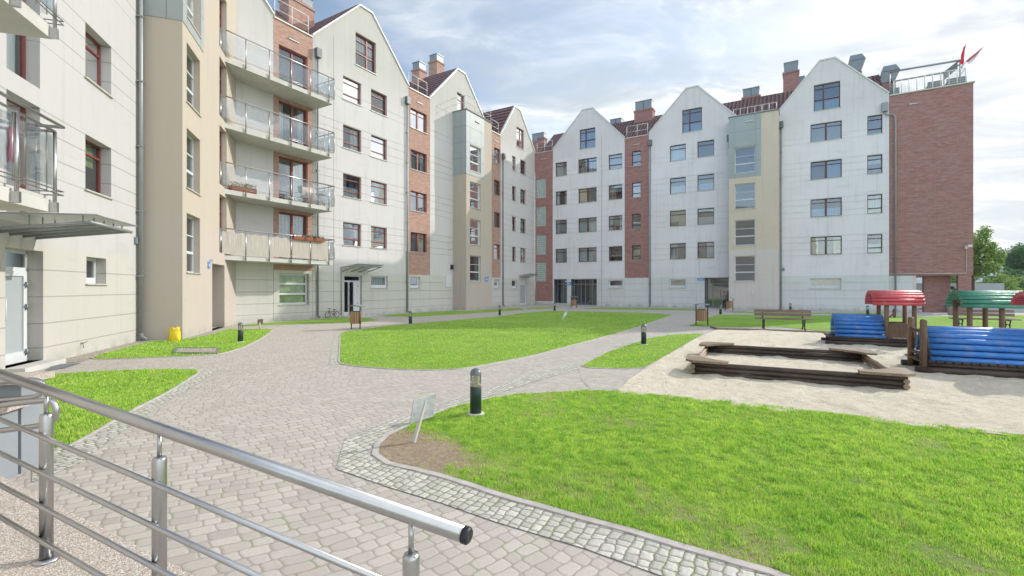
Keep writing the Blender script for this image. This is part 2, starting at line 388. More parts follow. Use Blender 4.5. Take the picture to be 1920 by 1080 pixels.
def pipe(par, fr, px, z1, off=.09, z0=.05, r=.055, hop=True, s=None):
    a = fr.s(px, off) if s is None else s; mb = MB(); mb.tube([fr.P(a, z0 + .12, off), fr.P(a, z1, off)], r, 8, 0)
    mb.tube([fr.P(a, z0 + .2, off), fr.P(a, z0 + .08, off + .02), fr.P(a, z0, off + .16)], r, 8, 1)
    for k in range(1, int(z1 / 2)): (mb.box(fr, a - r - .02, a + r + .02, k * 2.0, k * 2.0 + .04, 0, off + r + .01, 0) if k * 2 > z0 else None)
    if hop: mb.box(fr, a - .15, a + .15, z1 - .1, z1 + .38, .01, off + .15, 2)
    mb.build('downpipe', [M['zinc_pipe'], M['joint'], M['hopper']], par)
def railing(par, fr, s0, s1, z, off, h=1.0, n=3, r=.02, mat='white_metal', ends=0.0, name='railing'):
    mb = MB(); pts = [(s0 + (s1 - s0) * i / n, off) for i in range(n + 1)]
    for a, o in pts: mb.tube([fr.P(a, z, o), fr.P(a, z + h, o)], r, 6)
    for q in (1.0, .5): mb.tube([fr.P(s0, z + h * q, off), fr.P(s1, z + h * q, off)], r * (1.1 if q == 1 else .8), 6)
    if ends:
        for a in (s0, s1):
            for q in (1.0, .5): mb.tube([fr.P(a, z + h * q, off), fr.P(a, z + h * q, off - ends)], r, 6)
            mb.tube([fr.P(a, z, off - ends), fr.P(a, z + h, off - ends)], r, 6)
    return mb.build(name, M[mat], par)
EAVE, TOPZ = 15.2, 18.45
def gable_house(name, label, fr, g0, g1,  bay=None, holes=(), bholes=(), wall='stucco_A', brk='brick_A', tl='tiles_A', bay_low=True, zb=2.55, mid=None, joint=None, dep=9.0, rext=None):
    root = empty(name, fr.P(g0, 0, 0), label, 'apartment building')
    m = (g0 + g1) / 2 if mid is None else mid; fh = .48; ins = .006
    out = [(g0 + ins, 0), (g1 - ins, 0), (g1 - ins, EAVE), (m + fh, TOPZ), (m - fh, TOPZ), (g0 + ins, EAVE)]
    mb = MB(); facade(mb, fr, out, holes)
    b0, b1 = g0 + ins, g1 - ins
    for a in (b0, b1): mb.add([fr.P(a, 0, 0), fr.P(a, EAVE, 0), fr.P(a, EAVE, -dep), fr.P(a, 0, -dep)], [(0, 1, 2, 3)])
    mb.add([fr.P(b0, 0, -dep), fr.P(b1, 0, -dep), fr.P(b1, EAVE, -dep), fr.P(b0, EAVE, -dep)], [(0, 1, 2, 3)])
    if joint is not None: mb.box(fr, joint - .011, joint + .011, .02, 15.8, 0, .003, 1)
    if bay:
        c0, c1 = bay
        if bay_low: 
            lh = [h for h in bholes if h[3] < zb]; facade(mb, fr, [(c0 + ins, 0), (c1 - ins, 0), (c1 - ins, zb), (c0 + ins, zb)], lh)
        mb.add([fr.P(c0, 0, -dep), fr.P(c1, 0, -dep), fr.P(c1, EAVE - .2, -dep), fr.P(c0, EAVE - .2, -dep)], [(0, 1, 2, 3)])
        bb = MB(); facade(bb, fr, [(c0 + ins, zb if bay_low else .35), (c1 - ins, zb if bay_low else .35), (c1 - ins, EAVE - .12), (c0 + ins, EAVE - .12)], [h for h in bholes if h[3] >= zb or not bay_low])
        if not bay_low: mb.box(fr, c0 + ins, c1 - ins, 0, .35, -.2, .02, 0)
        bb.box(fr, c0 + ins, c1 - ins, EAVE - .42, EAVE - .13, -.59, -.01)
        br = bb.build('brick_bay', M[brk], root)
        cp = MB(); cp.box(fr, c0 + .01, c1 - .01, EAVE - .12, EAVE - .05, -.3, .06); cp.build('coping', M['sill'], br)
        vt = MB(); cm_ = (c0 + c1) / 2; vt.box(fr, cm_ - .28, cm_ + .28, EAVE - .75, EAVE - .66, .002, .012, 0); vt.box(fr, cm_ - .30, cm_ + .30, EAVE - .80, EAVE - .75, 0, .05, 1)
        vt.build('vent_slot', [M['joint'], M['sill']], br)
        railing(root, fr, c0 + .15, c1 - .15, EAVE - .05, -.15, 1.05, max(1, round((c1 - c0) / 1.2)), .022)
    mb.build('wall', [M[wall], M['joint']], root)
    rf = MB(); t = .14
    prof = [(g0, EAVE), (m - fh, TOPZ), (m + fh, TOPZ), (g1, EAVE)]
    for (a, z), (b, y) in zip(prof[:-1], prof[1:]):
        rf.hexa([fr.P(a, z + .004, -.12), fr.P(b, y + .004, -.12), fr.P(b, y + .004, -6), fr.P(a, z + .004, -6), fr.P(a, z + t, -.12), fr.P(b, y + t, -.12), fr.P(b, y + t, -6), fr.P(a, z + t, -6)])
    r0 = bay[0] if bay else g0; RZ = 18.2
    r0, r1 = (min(r0, g0), max(bay[1] if bay else g1, g1))
    if rext: r1 = rext
    q = [(-.60, EAVE - .4), (-.60, EAVE - .1), (-4.3, RZ), (-8.0, EAVE - .1), (-8.0, EAVE - .4)]
    rf.add([fr.P(r0 + ins, z, o) for o, z in q] + [fr.P(r1 - ins, z, o) for o, z in q], [(0, 1, 2, 3, 4), (9, 8, 7, 6, 5)] + [(i, (i + 1) % 5, 5 + (i + 1) % 5, 5 + i) for i in range(5)])
    ro = rf.build('roof', M[tl], root)
    tr = MB()
    for (a, z), (b, y) in zip(prof[:-1], prof[1:]):
        tr.hexa([fr.P(a, z + .002, -.12), fr.P(b, y + .002, -.12), fr.P(b, y + .002, .07), fr.P(a, z + .002, .07), fr.P(a, z + .10, -.12), fr.P(b, y + .10, -.12), fr.P(b, y + .10, .07), fr.P(a, z + .10, .07)])
    tr.build('gable_trim', M['white_metal'], ro)
    root['ro'] = 0
    return root, ro
def chimney(ro, fr, px, o, py_top, w=.9, d=.7, brk='brick_A', caps=1, zb=15.0, body_top=None, caph=.55):
    mb = MB(); a = fr.s(px, o); zt = fr.z(px, py_top, o); bt = zt - caph
    mb.box(fr, a - w / 2, a + w / 2, zb, bt, o - d, o, 0); mb.box(fr, a - w / 2 - .05, a + w / 2 + .05, bt - .18, bt - .04, o - d - .05, o + .05, 0)
    c = mb.build('chimney', M[brk], ro); cb = MB(); n = caps; g = (w * .92) / n
    for i in range(n):
        x = a - w * .46 + g * i; cb.box(fr, x + .02, x + g - .02, bt + .02, zt - .06, o - d + .05, o - .05); cb.box(fr, x - .01, x + g + .01, zt - .06, zt, o - d, o)
        cb.box(fr, x + .05, x + g - .05, bt, bt + .02, o - d + .1, o - .1)
    cb.build('chimney_cap', M['zinc'], c)

ZK = [4.12 + 2.8 * k for k in range(4)]           # window sills of the four upper storeys
def rows(fr, x0, x1, off=0.0, h=1.33): 
    a, b = fr.s(x0, off), fr.s(x1, off); return [(a, b, z, z + h) for z in ZK]
def one(fr, x0, x1, z0, z1, off=0.0): return (fr.s(x0, off), fr.s(x1, off), z0, z1)

# ------------------------------------------------------------------ near wing (left edge of the photograph)
bL = empty('near_wing', FL.P(-6, 0), 'near white rendered apartment wing at the left edge with grey entrance door and canopy', 'apartment building')
wL = [one(FL, 160, 208.5, 4.12, 5.5), one(FL, 160, 208.5, 6.92, 8.3), one(FL, 160, 208.5, 9.72, 11.1)]
wL2 = [one(FL, 12, 75, 3.1, 5.5), one(FL, 12, 75, 5.9, 8.3), one(FL, 12, 75, 8.7, 11.1)]
wLg = one(FL, 162, 199, 1.76, 2.44); dLr = one(FL, 10, 81, .10, 2.44)
sT1 = FL.s(262); mb = MB()
facade(mb, FL, [(-26, 0), (sT1 + .4, 0), (sT1 + .4, 15.2), (-26, 15.2)], wL + wL2 + [wLg, dLr], reveal=.30)
mb.add([FL.P(-26, 0), FL.P(-26, 15.2), FL.P(-26, 15.2, -9), FL.P(-26, 0, -9)], [(0, 1, 2, 3)]); mb.add([FL.P(-26, 15.2), FL.P(9, 15.2), FL.P(9, 15.2, -9), FL.P(-26, 15.2, -9)], [(0, 1, 2, 3)])
mb.add([FL.P(-26, 0, -9), FL.P(9, 0, -9), FL.P(9, 15.2, -9), FL.P(-26, 15.2, -9)], [(0, 1, 2, 3)])
mb.build('wall', M['stucco_L'], bL)
window(bL, FL, wL[0], kind='S', cur='top#', inner='interior_warm', rd=.24); window(bL, FL, wL[1], kind='S', cur='left', inner='interior_warm', rd=.24); window(bL, FL, wL[2], kind='S', rd=.24)
for w in wL2: window(bL, FL, w, kind='L', cur='full', rd=.24, sill=False, name='balcony_door')
window(bL, FL, wLg, kind='U', fm='frame_white', cur=None, rd=.22, inner='interior_warm', fw=.08)
pipe(bL, FL, 257, 15.0, .1, r=.06, s=-.02)
# entrance door
mb = MB(); a0, a1, z0, z1 = dLr; o = -.26
for b0, b1, c0, c1 in ((a0, a0 + .07, z0, z1), (a1 - .07, a1, z0, z1), (a0, a1, z1 - .07, z1), (a0, a1, 2.0, 2.08)): mb.box(FL, b0, b1, c0, c1, o - .06, o)
d = mb.build('door_frame', M['frame_white'], bL)
mb = MB(); mb.box(FL, a0 + .07, a1 - .07, z0, 2.0, o - .05, o - .01); 
for b0, b1, c0, c1 in ((a0 + .07, a0 + .17, z0, 2.0), (a1 - .17, a1 - .07, z0, 2.0), (a0 + .17, a1 - .17, z0, z0 + .22), (a0 + .17, a1 - .17, 1.9, 2.0)): mb.box(FL, b0, b1, c0, c1, o - .01, o + .02, 1)
M['door_grey'] = flat('door_sheet', (.40, .43, .45), .35, .1, .03, 1)
dr = mb.build('door', [M['door_grey'], M['frame_white']], bL)
mb = MB(); hx = a0 + .32; mb.tube([FL.P(hx, 1.0, o + .02), FL.P(hx, 1.0, o + .09), FL.P(hx, 1.42, o + .09), FL.P(hx, 1.42, o + .02)], .016, 8); mb.build('handle', M['frame_white'], dr)
mb = MB()
for zz_ in (.3, 1.25, 1.72): mb.tube([FL.P(a1 - .12, zz_ - .06, o + .045), FL.P(a1 - .12, zz_ + .06, o + .045)], .022, 8); mb.box(FL, a1 - .17, a1 - .05, zz_ - .02, zz_ + .02, o + .02, o + .04)
mb.build('hinge', M['zinc'], dr)
M['yellow'] = flat('yellow_vinyl', (.75, .62, .03), .5); mb = MB(); mb.box(FL, a0 + .18, a0 + .36, 1.74, 1.84, o + .021, o + .024); mb.build('sticker', M['yellow'], dr)
mb = MB(); mb.add([FL.P(a0 + .07, 2.08, o - .03), FL.P(a1 - .07, 2.08, o - .03), FL.P(a1 - .07, 2.37, o - .03), FL.P(a0 + .07, 2.37, o - .03)], [(0, 1, 2, 3)])
mb.build('transom_pane', M['glass'], bL)
mb = MB(); mb.box(FL, a0, a1, z0, z1, -1.0, -.9); mb.build('lobby_wall', M['interior'], bL)
mb = MB(); mb.box(FL, a0 - .1, a1 + .1, 0, .10, -1.2, .35); mb.build('doorstep', M['concrete'], bL)
mb = MB(); mb.box(FL, FL.s(251), FL.s(256), 3.0, 3.2, 0, .06); mb.build('wall_lamp', M['zinc'], bL)
# glass canopy over the entrance
s0 = FL.s(-70); oc = 1.75; sc0 = -5.9; sc1 = -3.35
def near_s(px, o): return FL.s(px, o)
sc0, sc1 = FL.s(181, 1.75), FL.s(258, 1.75)
mb = MB(); mb.hexa([FL.P(sc0, 2.98, .02), FL.P(sc1, 2.98, .02), FL.P(sc1, 3.03, oc), FL.P(sc0, 3.03, oc), FL.P(sc0, 2.995, .02), FL.P(sc1, 2.995, .02), FL.P(sc1, 3.045, oc), FL.P(sc0, 3.045, oc)])
M['canopy_glass'] = NT('milky_canopy_glass').mat; _m = NT('milky_sheet'); M['canopy_glass'] = _m.fin((.55, .56, .53), .35); _m.b.inputs['Transmission Weight'].default_value = .0; _m.b.inputs['Alpha'].default_value = .72
cg = mb.build('canopy', M['canopy_glass'], bL)
mb = MB()
for i in range(5):
    a = sc0 + .1 + (sc1 - sc0 - .2) * i / 4; mb.tube([FL.P(a, 2.70, .0), FL.P(a, 2.90, oc - .12)], .03, 8); mb.tube([FL.P(a, 2.88, oc - .25), FL.P(a, 3.02, oc - .25)], .012, 6)
    mb.tube([FL.P(a, 2.80, .7), FL.P(a, 3.0, .7)], .012, 6)
mb.tube([FL.P(sc0, 2.90, oc - .12), FL.P(sc1, 2.90, oc - .12)], .035, 8); mb.tube([FL.P(sc0, 3.035, oc), FL.P(sc1, 3.035, oc)], .014, 6); mb.tube([FL.P(sc0, 3.0, .05), FL.P(sc0, 3.04, oc)], .016, 6)
mb.build('canopy_frame', M['zinc_pipe'], cg)
# two balconies of the near wing
def near_balcony(k):
    z = 2.87 + 2.8 * k; oo = 1.74; se = FL.s(97.5, oo); ss = se - 3.2
    mb = MB(); mb.box(FL, ss, se, z, z + .2, .0, oo); mb.box(FL, ss, se + .0, z + .2, z + .27, .0, oo - .06)
    sl_ = mb.build('balcony', M['concrete'], bL); mb = MB(); r = .022; e = .10
    for a, o in ((se - .05, oo + .06), (se - .95, oo + .06), (se - 1.9, oo + .06), (se - .05, .9)): mb.tube([FL.P(a, z + .02, o), FL.P(a, z + 1.30, o)], r * 1.15, 8)
    for h, rr in ((1.42, .026), (.36, .010), (.30, .010)): mb.tube([FL.P(ss, z + h, oo + e), FL.P(se + e, z + h, oo + e), FL.P(se + e, z + h, .05)], rr, 8)
    mb.tube([FL.P(ss, z + 1.30, oo + .06), FL.P(se - .05, z + 1.30, oo + .06), FL.P(se - .05, z + 1.30, .05)], r, 8)
    for a in (se - .05, se - .95): mb.box(FL, a - .03, a + .03, z - .0, z + .16, oo - .0, oo + .10)
    for q in range(4): mb.tube([FL.P(se - .2 - q * .26, z + .30, oo + .03), FL.P(se - .2 - q * .26, z + 1.3, oo + .03)], .009, 6)
    mb.build('railing', M['steel'], sl_)
    for b0, b1 in ((se - .88, se - .12), (se - 1.83, se - 1.02)):
        g = MB(); g.box(FL, b0, b1, z + .42, z + 1.22, oo + .052, oo + .060); g.build('glass_panel', M['glass_clear'], sl_)
    g = MB(); g.box(FL, se + .03, se + .038, z + .42, z + 1.25, oo - .62, oo + .0); g.build('glass_panel', M['glass_clear'], sl_)
    return z
near_balcony(0); near_balcony(1)
z = 2.87; oo = 1.74; se = FL.s(97.5, oo)
M['cloth_white'] = flat('white_cotton', (.70, .71, .74), .9, 0, .05, 8, .2, 20); M['cloth_pink'] = flat('pink_cotton', (.55, .07, .20), .9)
def cloth(name, label, fr, a0, a1, z0, z1, o, mat, amp=.03, slant=0.0):
    mb = MB(); n, m_ = 14, 10; vs = []
    for i in range(n + 1):
        for j in range(m_ + 1):
            a = a0 + (a1 - a0) * i / n; zz_ = z1 + slant * i / n - (z1 - z0 + .10 * math.sin(i * 1.1)) * j / m_
            vs.append(fr.P(a + .03 * math.sin(j * .7) * (j / m_), zz_, o + amp * math.sin(i * 1.5 + j * .25) * (.3 + j / m_)))
    mb.add(vs, [(i * (m_ + 1) + j, (i + 1) * (m_ + 1) + j, (i + 1) * (m_ + 1) + j + 1, i * (m_ + 1) + j + 1) for i in range(n) for j in range(m_)], 0, True)
    return tag(mb.build(name, M[mat]), label, 'laundry')
cloth('laundry_sheet', 'white sheet hung to dry behind the near balcony railing', FL, se - 1.45, se - .55, z + .62, z + 1.28, oo - .25, 'cloth_white', .035)
cloth('laundry_cloth', 'pink cloth hung beside the white sheet on the near balcony', FL, se - .62, se - .42, z + .72, z + 1.18, oo - .21, 'cloth_pink')

# ------------------------------------------------------------------ stair tower 1 (cream, beside the near wing)
def isect(f1, o1, f2, o2):
    A = Vector(f1.P(0, 0, o1)[:2]); B = Vector(f2.P(0, 0, o2)[:2]); d1 = Vector(f1.d); d2 = Vector(f2.d); w = B - A
    den = d1.x * d2.y - d1.y * d2.x; return (w.x * d2.y - w.y * d2.x) / den, (w.x * d1.y - w.y * d1.x) / den
t1end, a0start = isect(FT1, 0, FA, 0)
bT = empty('stair_tower', FT1.P(sT1, 0), 'cream stair tower with grey cladding on top standing between near wing and balconies', 'stair tower')
wT = [one(FT1, 350, 375, 4.13 + 2.8 * k - 1.98 * 0 - 0.0, 6.08 + 2.8 * k) for k in range(3)] + [one(FT1, 350, 375, 1.33 + .85, 4.10 - .0) if 0 else one(FT1, 351, 375.5, 2.17, 4.12)]
wT = [one(FT1, 350, 375, a, b) for a, b in ((2.17, 4.12), (4.95, 6.91), (7.77, 9.72), (10.56, 12.5))]
wTr = [one(FT1, 411.5, 425, 3.1 + 2.8 * k, 5.5 + 2.8 * k) for k in range(4)]; dT = one(FT1, 397.8, 421, 0, 2.6)
mb = MB(); facade(mb, FT1, [(sT1, 0), (t1end + .05, 0), (t1end + .05, 15.0), (sT1, 15.0)], wT + wTr, reveal=.25) if 0 else None
facade(mb, FT1, [(sT1, 0), (t1end + .05, 0), (t1end + .05, 15.0), (sT1, 15.0)], wT + wTr + [dT], reveal=.26)
mb.add([FT1.P(sT1, 0), FT1.P(sT1, 15), FT1.P(sT1, 15, -T1O), FT1.P(sT1, 0, -T1O)], [(0, 1, 2, 3)]); mb.add([FT1.P(sT1, 15), FT1.P(t1end + 3, 15), FT1.P(t1end + 3, 15, -8), FT1.P(sT1, 15, -8)], [(0, 1, 2, 3)])
a0, a1 = dT[0], dT[1]; mb.add([FT1.P(a0, 0, -.25), FT1.P(a0, 2.6, -.25), FT1.P(a0, 2.6, -1.6), FT1.P(a0, 0, -1.6)], [(0, 1, 2, 3)]); mb.add([FT1.P(a1, 0, -.25), FT1.P(a1, 2.6, -.25), FT1.P(a1, 2.6, -1.6), FT1.P(a1, 0, -1.6)], [(0, 1, 2, 3)])
mb.add([FT1.P(a0, 2.6, -.25), FT1.P(a1, 2.6, -.25), FT1.P(a1, 2.6, -1.6), FT1.P(a0, 2.6, -1.6)], [(0, 1, 2, 3)]); mb.add([FT1.P(a0, 0, -1.6), FT1.P(a1, 0, -1.6), FT1.P(a1, 2.6, -1.6), FT1.P(a0, 2.6, -1.6)], [(0, 1, 2, 3)])
mb.build('wall', M['cream'], bT)
def cladding(root, fr, off, sA, sB, z0, z1, side_depth, nj=2, side='left'):
    mb = MB(); t = .02
    holes = []
    mb.box(fr, sA - t, sB, z0, z1, off + .001, off + t, 0)
    if side == 'left': mb.box(fr, sA - t, sA - .001, z0, z1, off - side_depth, off + t - .001, 0)
    for i in range(1, 3):
        zz_ = z0 + (z1 - z0) * i / 3; mb.box(fr, sA - t - .003, sB, zz_ - .008, zz_ + .008, off, off + t + .003, 1); mb.box(fr, sA - t - .003, sA, zz_ - .008, zz_ + .008, off - side_depth, off + t, 1)
    for i in range(1, nj + 1):
        a = sA + (sB - sA) * i / (nj + 1); mb.box(fr, a - .008, a + .008, z0, z1, off, off + t + .0025, 1)
    mb.box(fr, sA - t - .003, sA, z0, z1, off - side_depth * .5 - .008, off - side_depth * .5 + .008, 1)
    return mb
def clad_tower(root, fr, off, sA, sB, z0, z1, depth, wins):
    "cladding sheet with the window cut out"
    mb = MB(); t = .02; hs = [(w[0] - .002, w[1] + .002, w[2], w[3]) for w in wins if w[3] > z0 and w[2] < z1]
    facade(mb, fr, [(sA - t, z0), (sB, z0), (sB, z1), (sA - t, z1)], hs, off + t, t)
    mb.add([fr.P(sA - t, z0, off + t), fr.P(sA - t, z1, off + t), fr.P(sA - t, z1, off - depth), fr.P(sA - t, z0, off - depth)], [(0, 1, 2, 3)])
    mb.add([fr.P(sA - t, z0, off + t), fr.P(sB, z0, off + t), fr.P(sB, z0, off), fr.P(sA - t, z0, off)], [(0, 1, 2, 3)]); mb.add([fr.P(sA - t, z0, off + t), fr.P(sA, z0, off), fr.P(sA, z0, off - depth), fr.P(sA - t, z0, off - depth)], [(0, 1, 2, 3)])
    for i in range(1, 4):
        zz_ = z0 + (z1 - z0) * i / 4
        segs = [(sA - t, sB)]
        for h in hs:
            if h[2] < zz_ < h[3]: segs = [(sA - t, h[0] - .02), (h[1] + .02, sB)]
        for a, b in segs: mb.box(fr, a, b, zz_ - .010, zz_ + .010, off + t, off + t + .003, 1)
        mb.box(fr, sA - t - .003, sA - t, zz_ - .010, zz_ + .010, off - depth, off + t, 1)
    for h in hs:
        for a in (h[0] - .03, h[1] + .03): mb.box(fr, a - .008, a + .008, z0, z1, off + t, off + t + .0025, 1)
    mb.box(fr, sA - t - .0025, sA - t, z0, z1, off - depth * .38 - .010, off - depth * .38 + .010, 1)
    mb.build('cladding', [M['panel'], M['joint']], root)
for w in wT: window(bT, FT1, w, kind='W', fm='frame_white', cur=None, rd=.2, inner='interior_warm')
for w in wTr: window(bT, FT1, w, kind='L', cur=None, rd=.2, sill=False, name='balcony_door')
clad_tower(bT, FT1, 0, sT1, FT1.s(381), 10.2, 15.02, T1O, wT)
mb = MB()
for w in wT:                                     # stair balusters seen through the glass
    for i in range(7):
        a = w[0] + .1 + (w[1] - w[0] - .2) * i / 6; mb.tube([FT1.P(a, w[2] + .2, -.45), FT1.P(a, w[2] + 1.1, -.45)], .010, 5)
    mb.tube([FT1.P(w[0] + .05, w[2] + 1.1, -.45), FT1.P(w[1] - .05, w[2] + 1.0, -.45)], .018, 6)
mb.build('stair_railing', M['frame_white'], bT)
M['sign_blue'] = flat('blue_plate', (.09, .26, .62), .4, 0, .04)
def plate(par, fr, px, py0, py1, w, off=0.0, lamp=1):
    a = fr.s(px, off); z1 = fr.z(px, py0, off); z0 = fr.z(px, py1, off); mb = MB(); mb.box(fr, a - w / 2, a + w / 2, z0, z1, off + .002, off + .03, 0)
    for i in range(3): mb.box(fr, a - w * .3 + i * w * .22, a - w * .3 + i * w * .22 + w * .13, z0 + (z1 - z0) * .3, z0 + (z1 - z0) * .7, off + .03, off + .034, 1)
    mb.box(fr, a + w / 2 - .02 if lamp > 0 else a - w / 2 - .06, (a + w / 2 + .06) if lamp > 0 else a - w / 2 + .02, z1, z1 + .12, off + .002, off + .14, 1)
    mb.build('house_number_plate', [M['sign_blue'], M['frame_white']], par)
plate(bT, FT1, 391, 491, 503, .26)

# ------------------------------------------------------------------ facade A, from the balconies to the corner
sA = FA.s
# house behind the balconies
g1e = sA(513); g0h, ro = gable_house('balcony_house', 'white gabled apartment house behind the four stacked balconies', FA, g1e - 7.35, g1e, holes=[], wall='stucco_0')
# second house: brick bay behind the balconies + gable with four pairs of windows
x0, x1 = sA(586), sA(766.3)
gA = rows(FA, 643.3, 677.5); gB = rows(FA, 695.7, 725.7); gG = one(FA, 666.7, 705, 14.85, 16.78)
doors = [one(FA, 523, 577, 3.07 + 2.8 * k, 5.5 + 2.8 * k) for k in range(4)]
gwin = one(FA, 524, 580, .80, 2.40); low = one(FA, 696, 727, 1.66, 2.40); door = one(FA, 645.5, 679, .03, 2.38)
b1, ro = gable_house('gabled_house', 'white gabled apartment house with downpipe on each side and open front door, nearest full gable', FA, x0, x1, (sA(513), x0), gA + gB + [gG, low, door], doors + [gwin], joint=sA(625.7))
for i, w in enumerate(gA): window(b1, FA, w, kind='TL', cur=[None, 'low', 'right', 'top'][i])
for i, w in enumerate(gB): window(b1, FA, w, kind='TL', cur=[None, 'low', 'top', None][i])
window(b1, FA, gG, kind='GA', cur='top'); window(b1, FA, low, kind='U', fm='frame_white', cur='full', fw=.09)
for i, w in enumerate(doors): window(b1, FA, w, kind='DR', cur=['full', 'right', 'sides', None][i], sill=False, rd=.16, name='balcony_door', fw=.08)
window(b1, FA, gwin, kind='B3', fm='frame_white', cur='full#', rd=.2, fw=.09, gl='glass_soft')
pipe(b1, FA, 595, 14.2, s=sA(594)); pipe(b1, FA, 763, 14.0, s=sA(762))
chimney(ro, FA, 566, -3.0, -14, 1.7, .9, caps=2); chimney(ro, FA, 793, -3.2, 117, .85, .8); chimney(ro, FA, 826, -3.6, 103, .95, .9)
# open front door with leaflets
a0, a1, z0, z1 = door; mb = MB(); o = -.16
for c in ((a0, a0 + .07, z0, z1), (a1 - .07, a1, z0, z1), (a0 + .42, a0 + .50, z0, 2.0), (a0 + .07, a1 - .07, 2.0, 2.09), (a0 + .07, a1 - .07, z1 - .06, z1), (a0 + .07, a0 + .42, z0, z0 + .22)): mb.box(FA, *c, o - .07, o)
fo = mb.build('door_frame', M['frame_white'], b1); mb = MB(); mb.box(FA, a0, a1, z0, z1, -1.6, -1.5); mb.box(FA, a0 - .1, a0, z0, z1, -1.6, -.17); mb.box(FA, a1, a1 + .1, z0, z1, -1.6, -.17); mb.build('lobby_wall', M['interior'], fo)
mb = MB(); mb.add([FA.P(a1 - .08, z0 + .02, o + .03), FA.P(a1 - .80, z0 + .02, o + .30), FA.P(a1 - .80, 2.0, o + .30), FA.P(a1 - .08, 2.0, o + .03),
                   FA.P(a1 - .07, z0 + .02, o + .07), FA.P(a1 - .79, z0 + .02, o + .34), FA.P(a1 - .79, 2.0, o + .34), FA.P(a1 - .07, 2.0, o + .07)],
                  [(0, 1, 2, 3), (7, 6, 5, 4), (0, 4, 5, 1), (1, 5, 6, 2), (2, 6, 7, 3), (3, 7, 4, 0)])
dr = mb.build('door', M['frame_white'], b1)
mb = MB()
for i in range(9):
    t = rw.uniform(.05, .5); zz_ = rw.uniform(.7, 1.7); p = Vector(FA.P(a1 - .12 - t, zz_, o + .085 + t * .375)); d_ = Vector(FA.P(-.72, 0, .27)) - Vector(FA.P(0, 0, 0)); d_.normalize(); nn = Vector((FA.n[0], FA.n[1], 0)) * .006
    w_ = rw.uniform(.04, .1); h_ = rw.uniform(.05, .12)
    mb.add([p + nn, p + d_ * w_ + nn, p + d_ * w_ + nn + Vector((0, 0, h_)), p + nn + Vector((0, 0, h_))], [(0, 1, 2, 3)], i % 2)
mb.build('leaflet', [M['joint'], M['cloth_white']], dr)
mb = MB(); mb.box(FA, a0 - .2, a1 + .25, 0, .04, -.02, 1.0); mb.build('doorstep', M['concrete'], b1)
def canopy(par, fr, sa, sb, z, oo, rise=.16):
    mb = MB(); mb.hexa([fr.P(sa, z, .02), fr.P(sb, z, .02), fr.P(sb, z + rise, oo), fr.P(sa, z + rise, oo), fr.P(sa, z + .015, .02), fr.P(sb, z + .015, .02), fr.P(sb, z + rise + .015, oo), fr.P(sa, z + rise + .015, oo)])
    c = mb.build('canopy', M['canopy_glass'], par); mb = MB()
    for i in range(4):
        a = sa + .08 + (sb - sa - .16) * i / 3; mb.tube([fr.P(a, z - .24, .02), fr.P(a, z + rise - .12, oo - .15)], .024, 6); mb.tube([fr.P(a, z + rise - .13, oo - .2), fr.P(a, z + rise, oo - .2)], .01, 5)
    mb.tube([fr.P(sa, z + rise - .12, oo - .15), fr.P(sb, z + rise - .12, oo - .15)], .028, 6); mb.tube([fr.P(sa, z + rise, oo), fr.P(sb, z + rise, oo)], .018, 6)
    mb.build('canopy_frame', M['zinc_pipe'], c)
canopy(b1, FA, sA(640), sA(690), 2.84, 1.35); mb = MB(); mb.tube([FA.P(sA(639), .1, .06), FA.P(sA(639), 2.85, .06)], .03, 8); mb.build('canopy_drainpipe', M['zinc_pipe'], b1)

# third house: brick bay + gable, partly behind stair tower 2
x2, x3 = sA(806.2), sA(914)
bw = rows(FA, 769.7, 800.5); gg = one(FA, 857, 871, 14.85, 16.75); lw = one(FA, 768.9, 787.5, 1.66, 2.42)
b2, ro2 = gable_house('gabled_house', 'white gabled apartment house with four brick framed windows left of the second stair tower', FA, x2, x3, (x1, x2), [gg], bw + [lw])
for i, w in enumerate(bw): window(b2, FA, w, kind='D', cur=['right!', None, 'sides', 'full'][i])
window(b2, FA, gg, kind='L', cur='full'); window(b2, FA, lw, kind='U', fm='frame_white', cur='full', fw=.09)
mb = MB(); mb.box(FA, sA(835), sA(846.5), FA.z(840, 538), FA.z(840, 516.5), 0, .05); mb.box(FA, sA(845) - .03, sA(845), 2.0, 2.15, .05, .07); mb.build('electrical_cabinet', M['frame_white'], b2)
mb = MB(); mb.box(FA, sA(844.5), sA(847), 3.05, 3.4, 0, .16); mb.build('wall_lamp', M['black_metal'], b2)
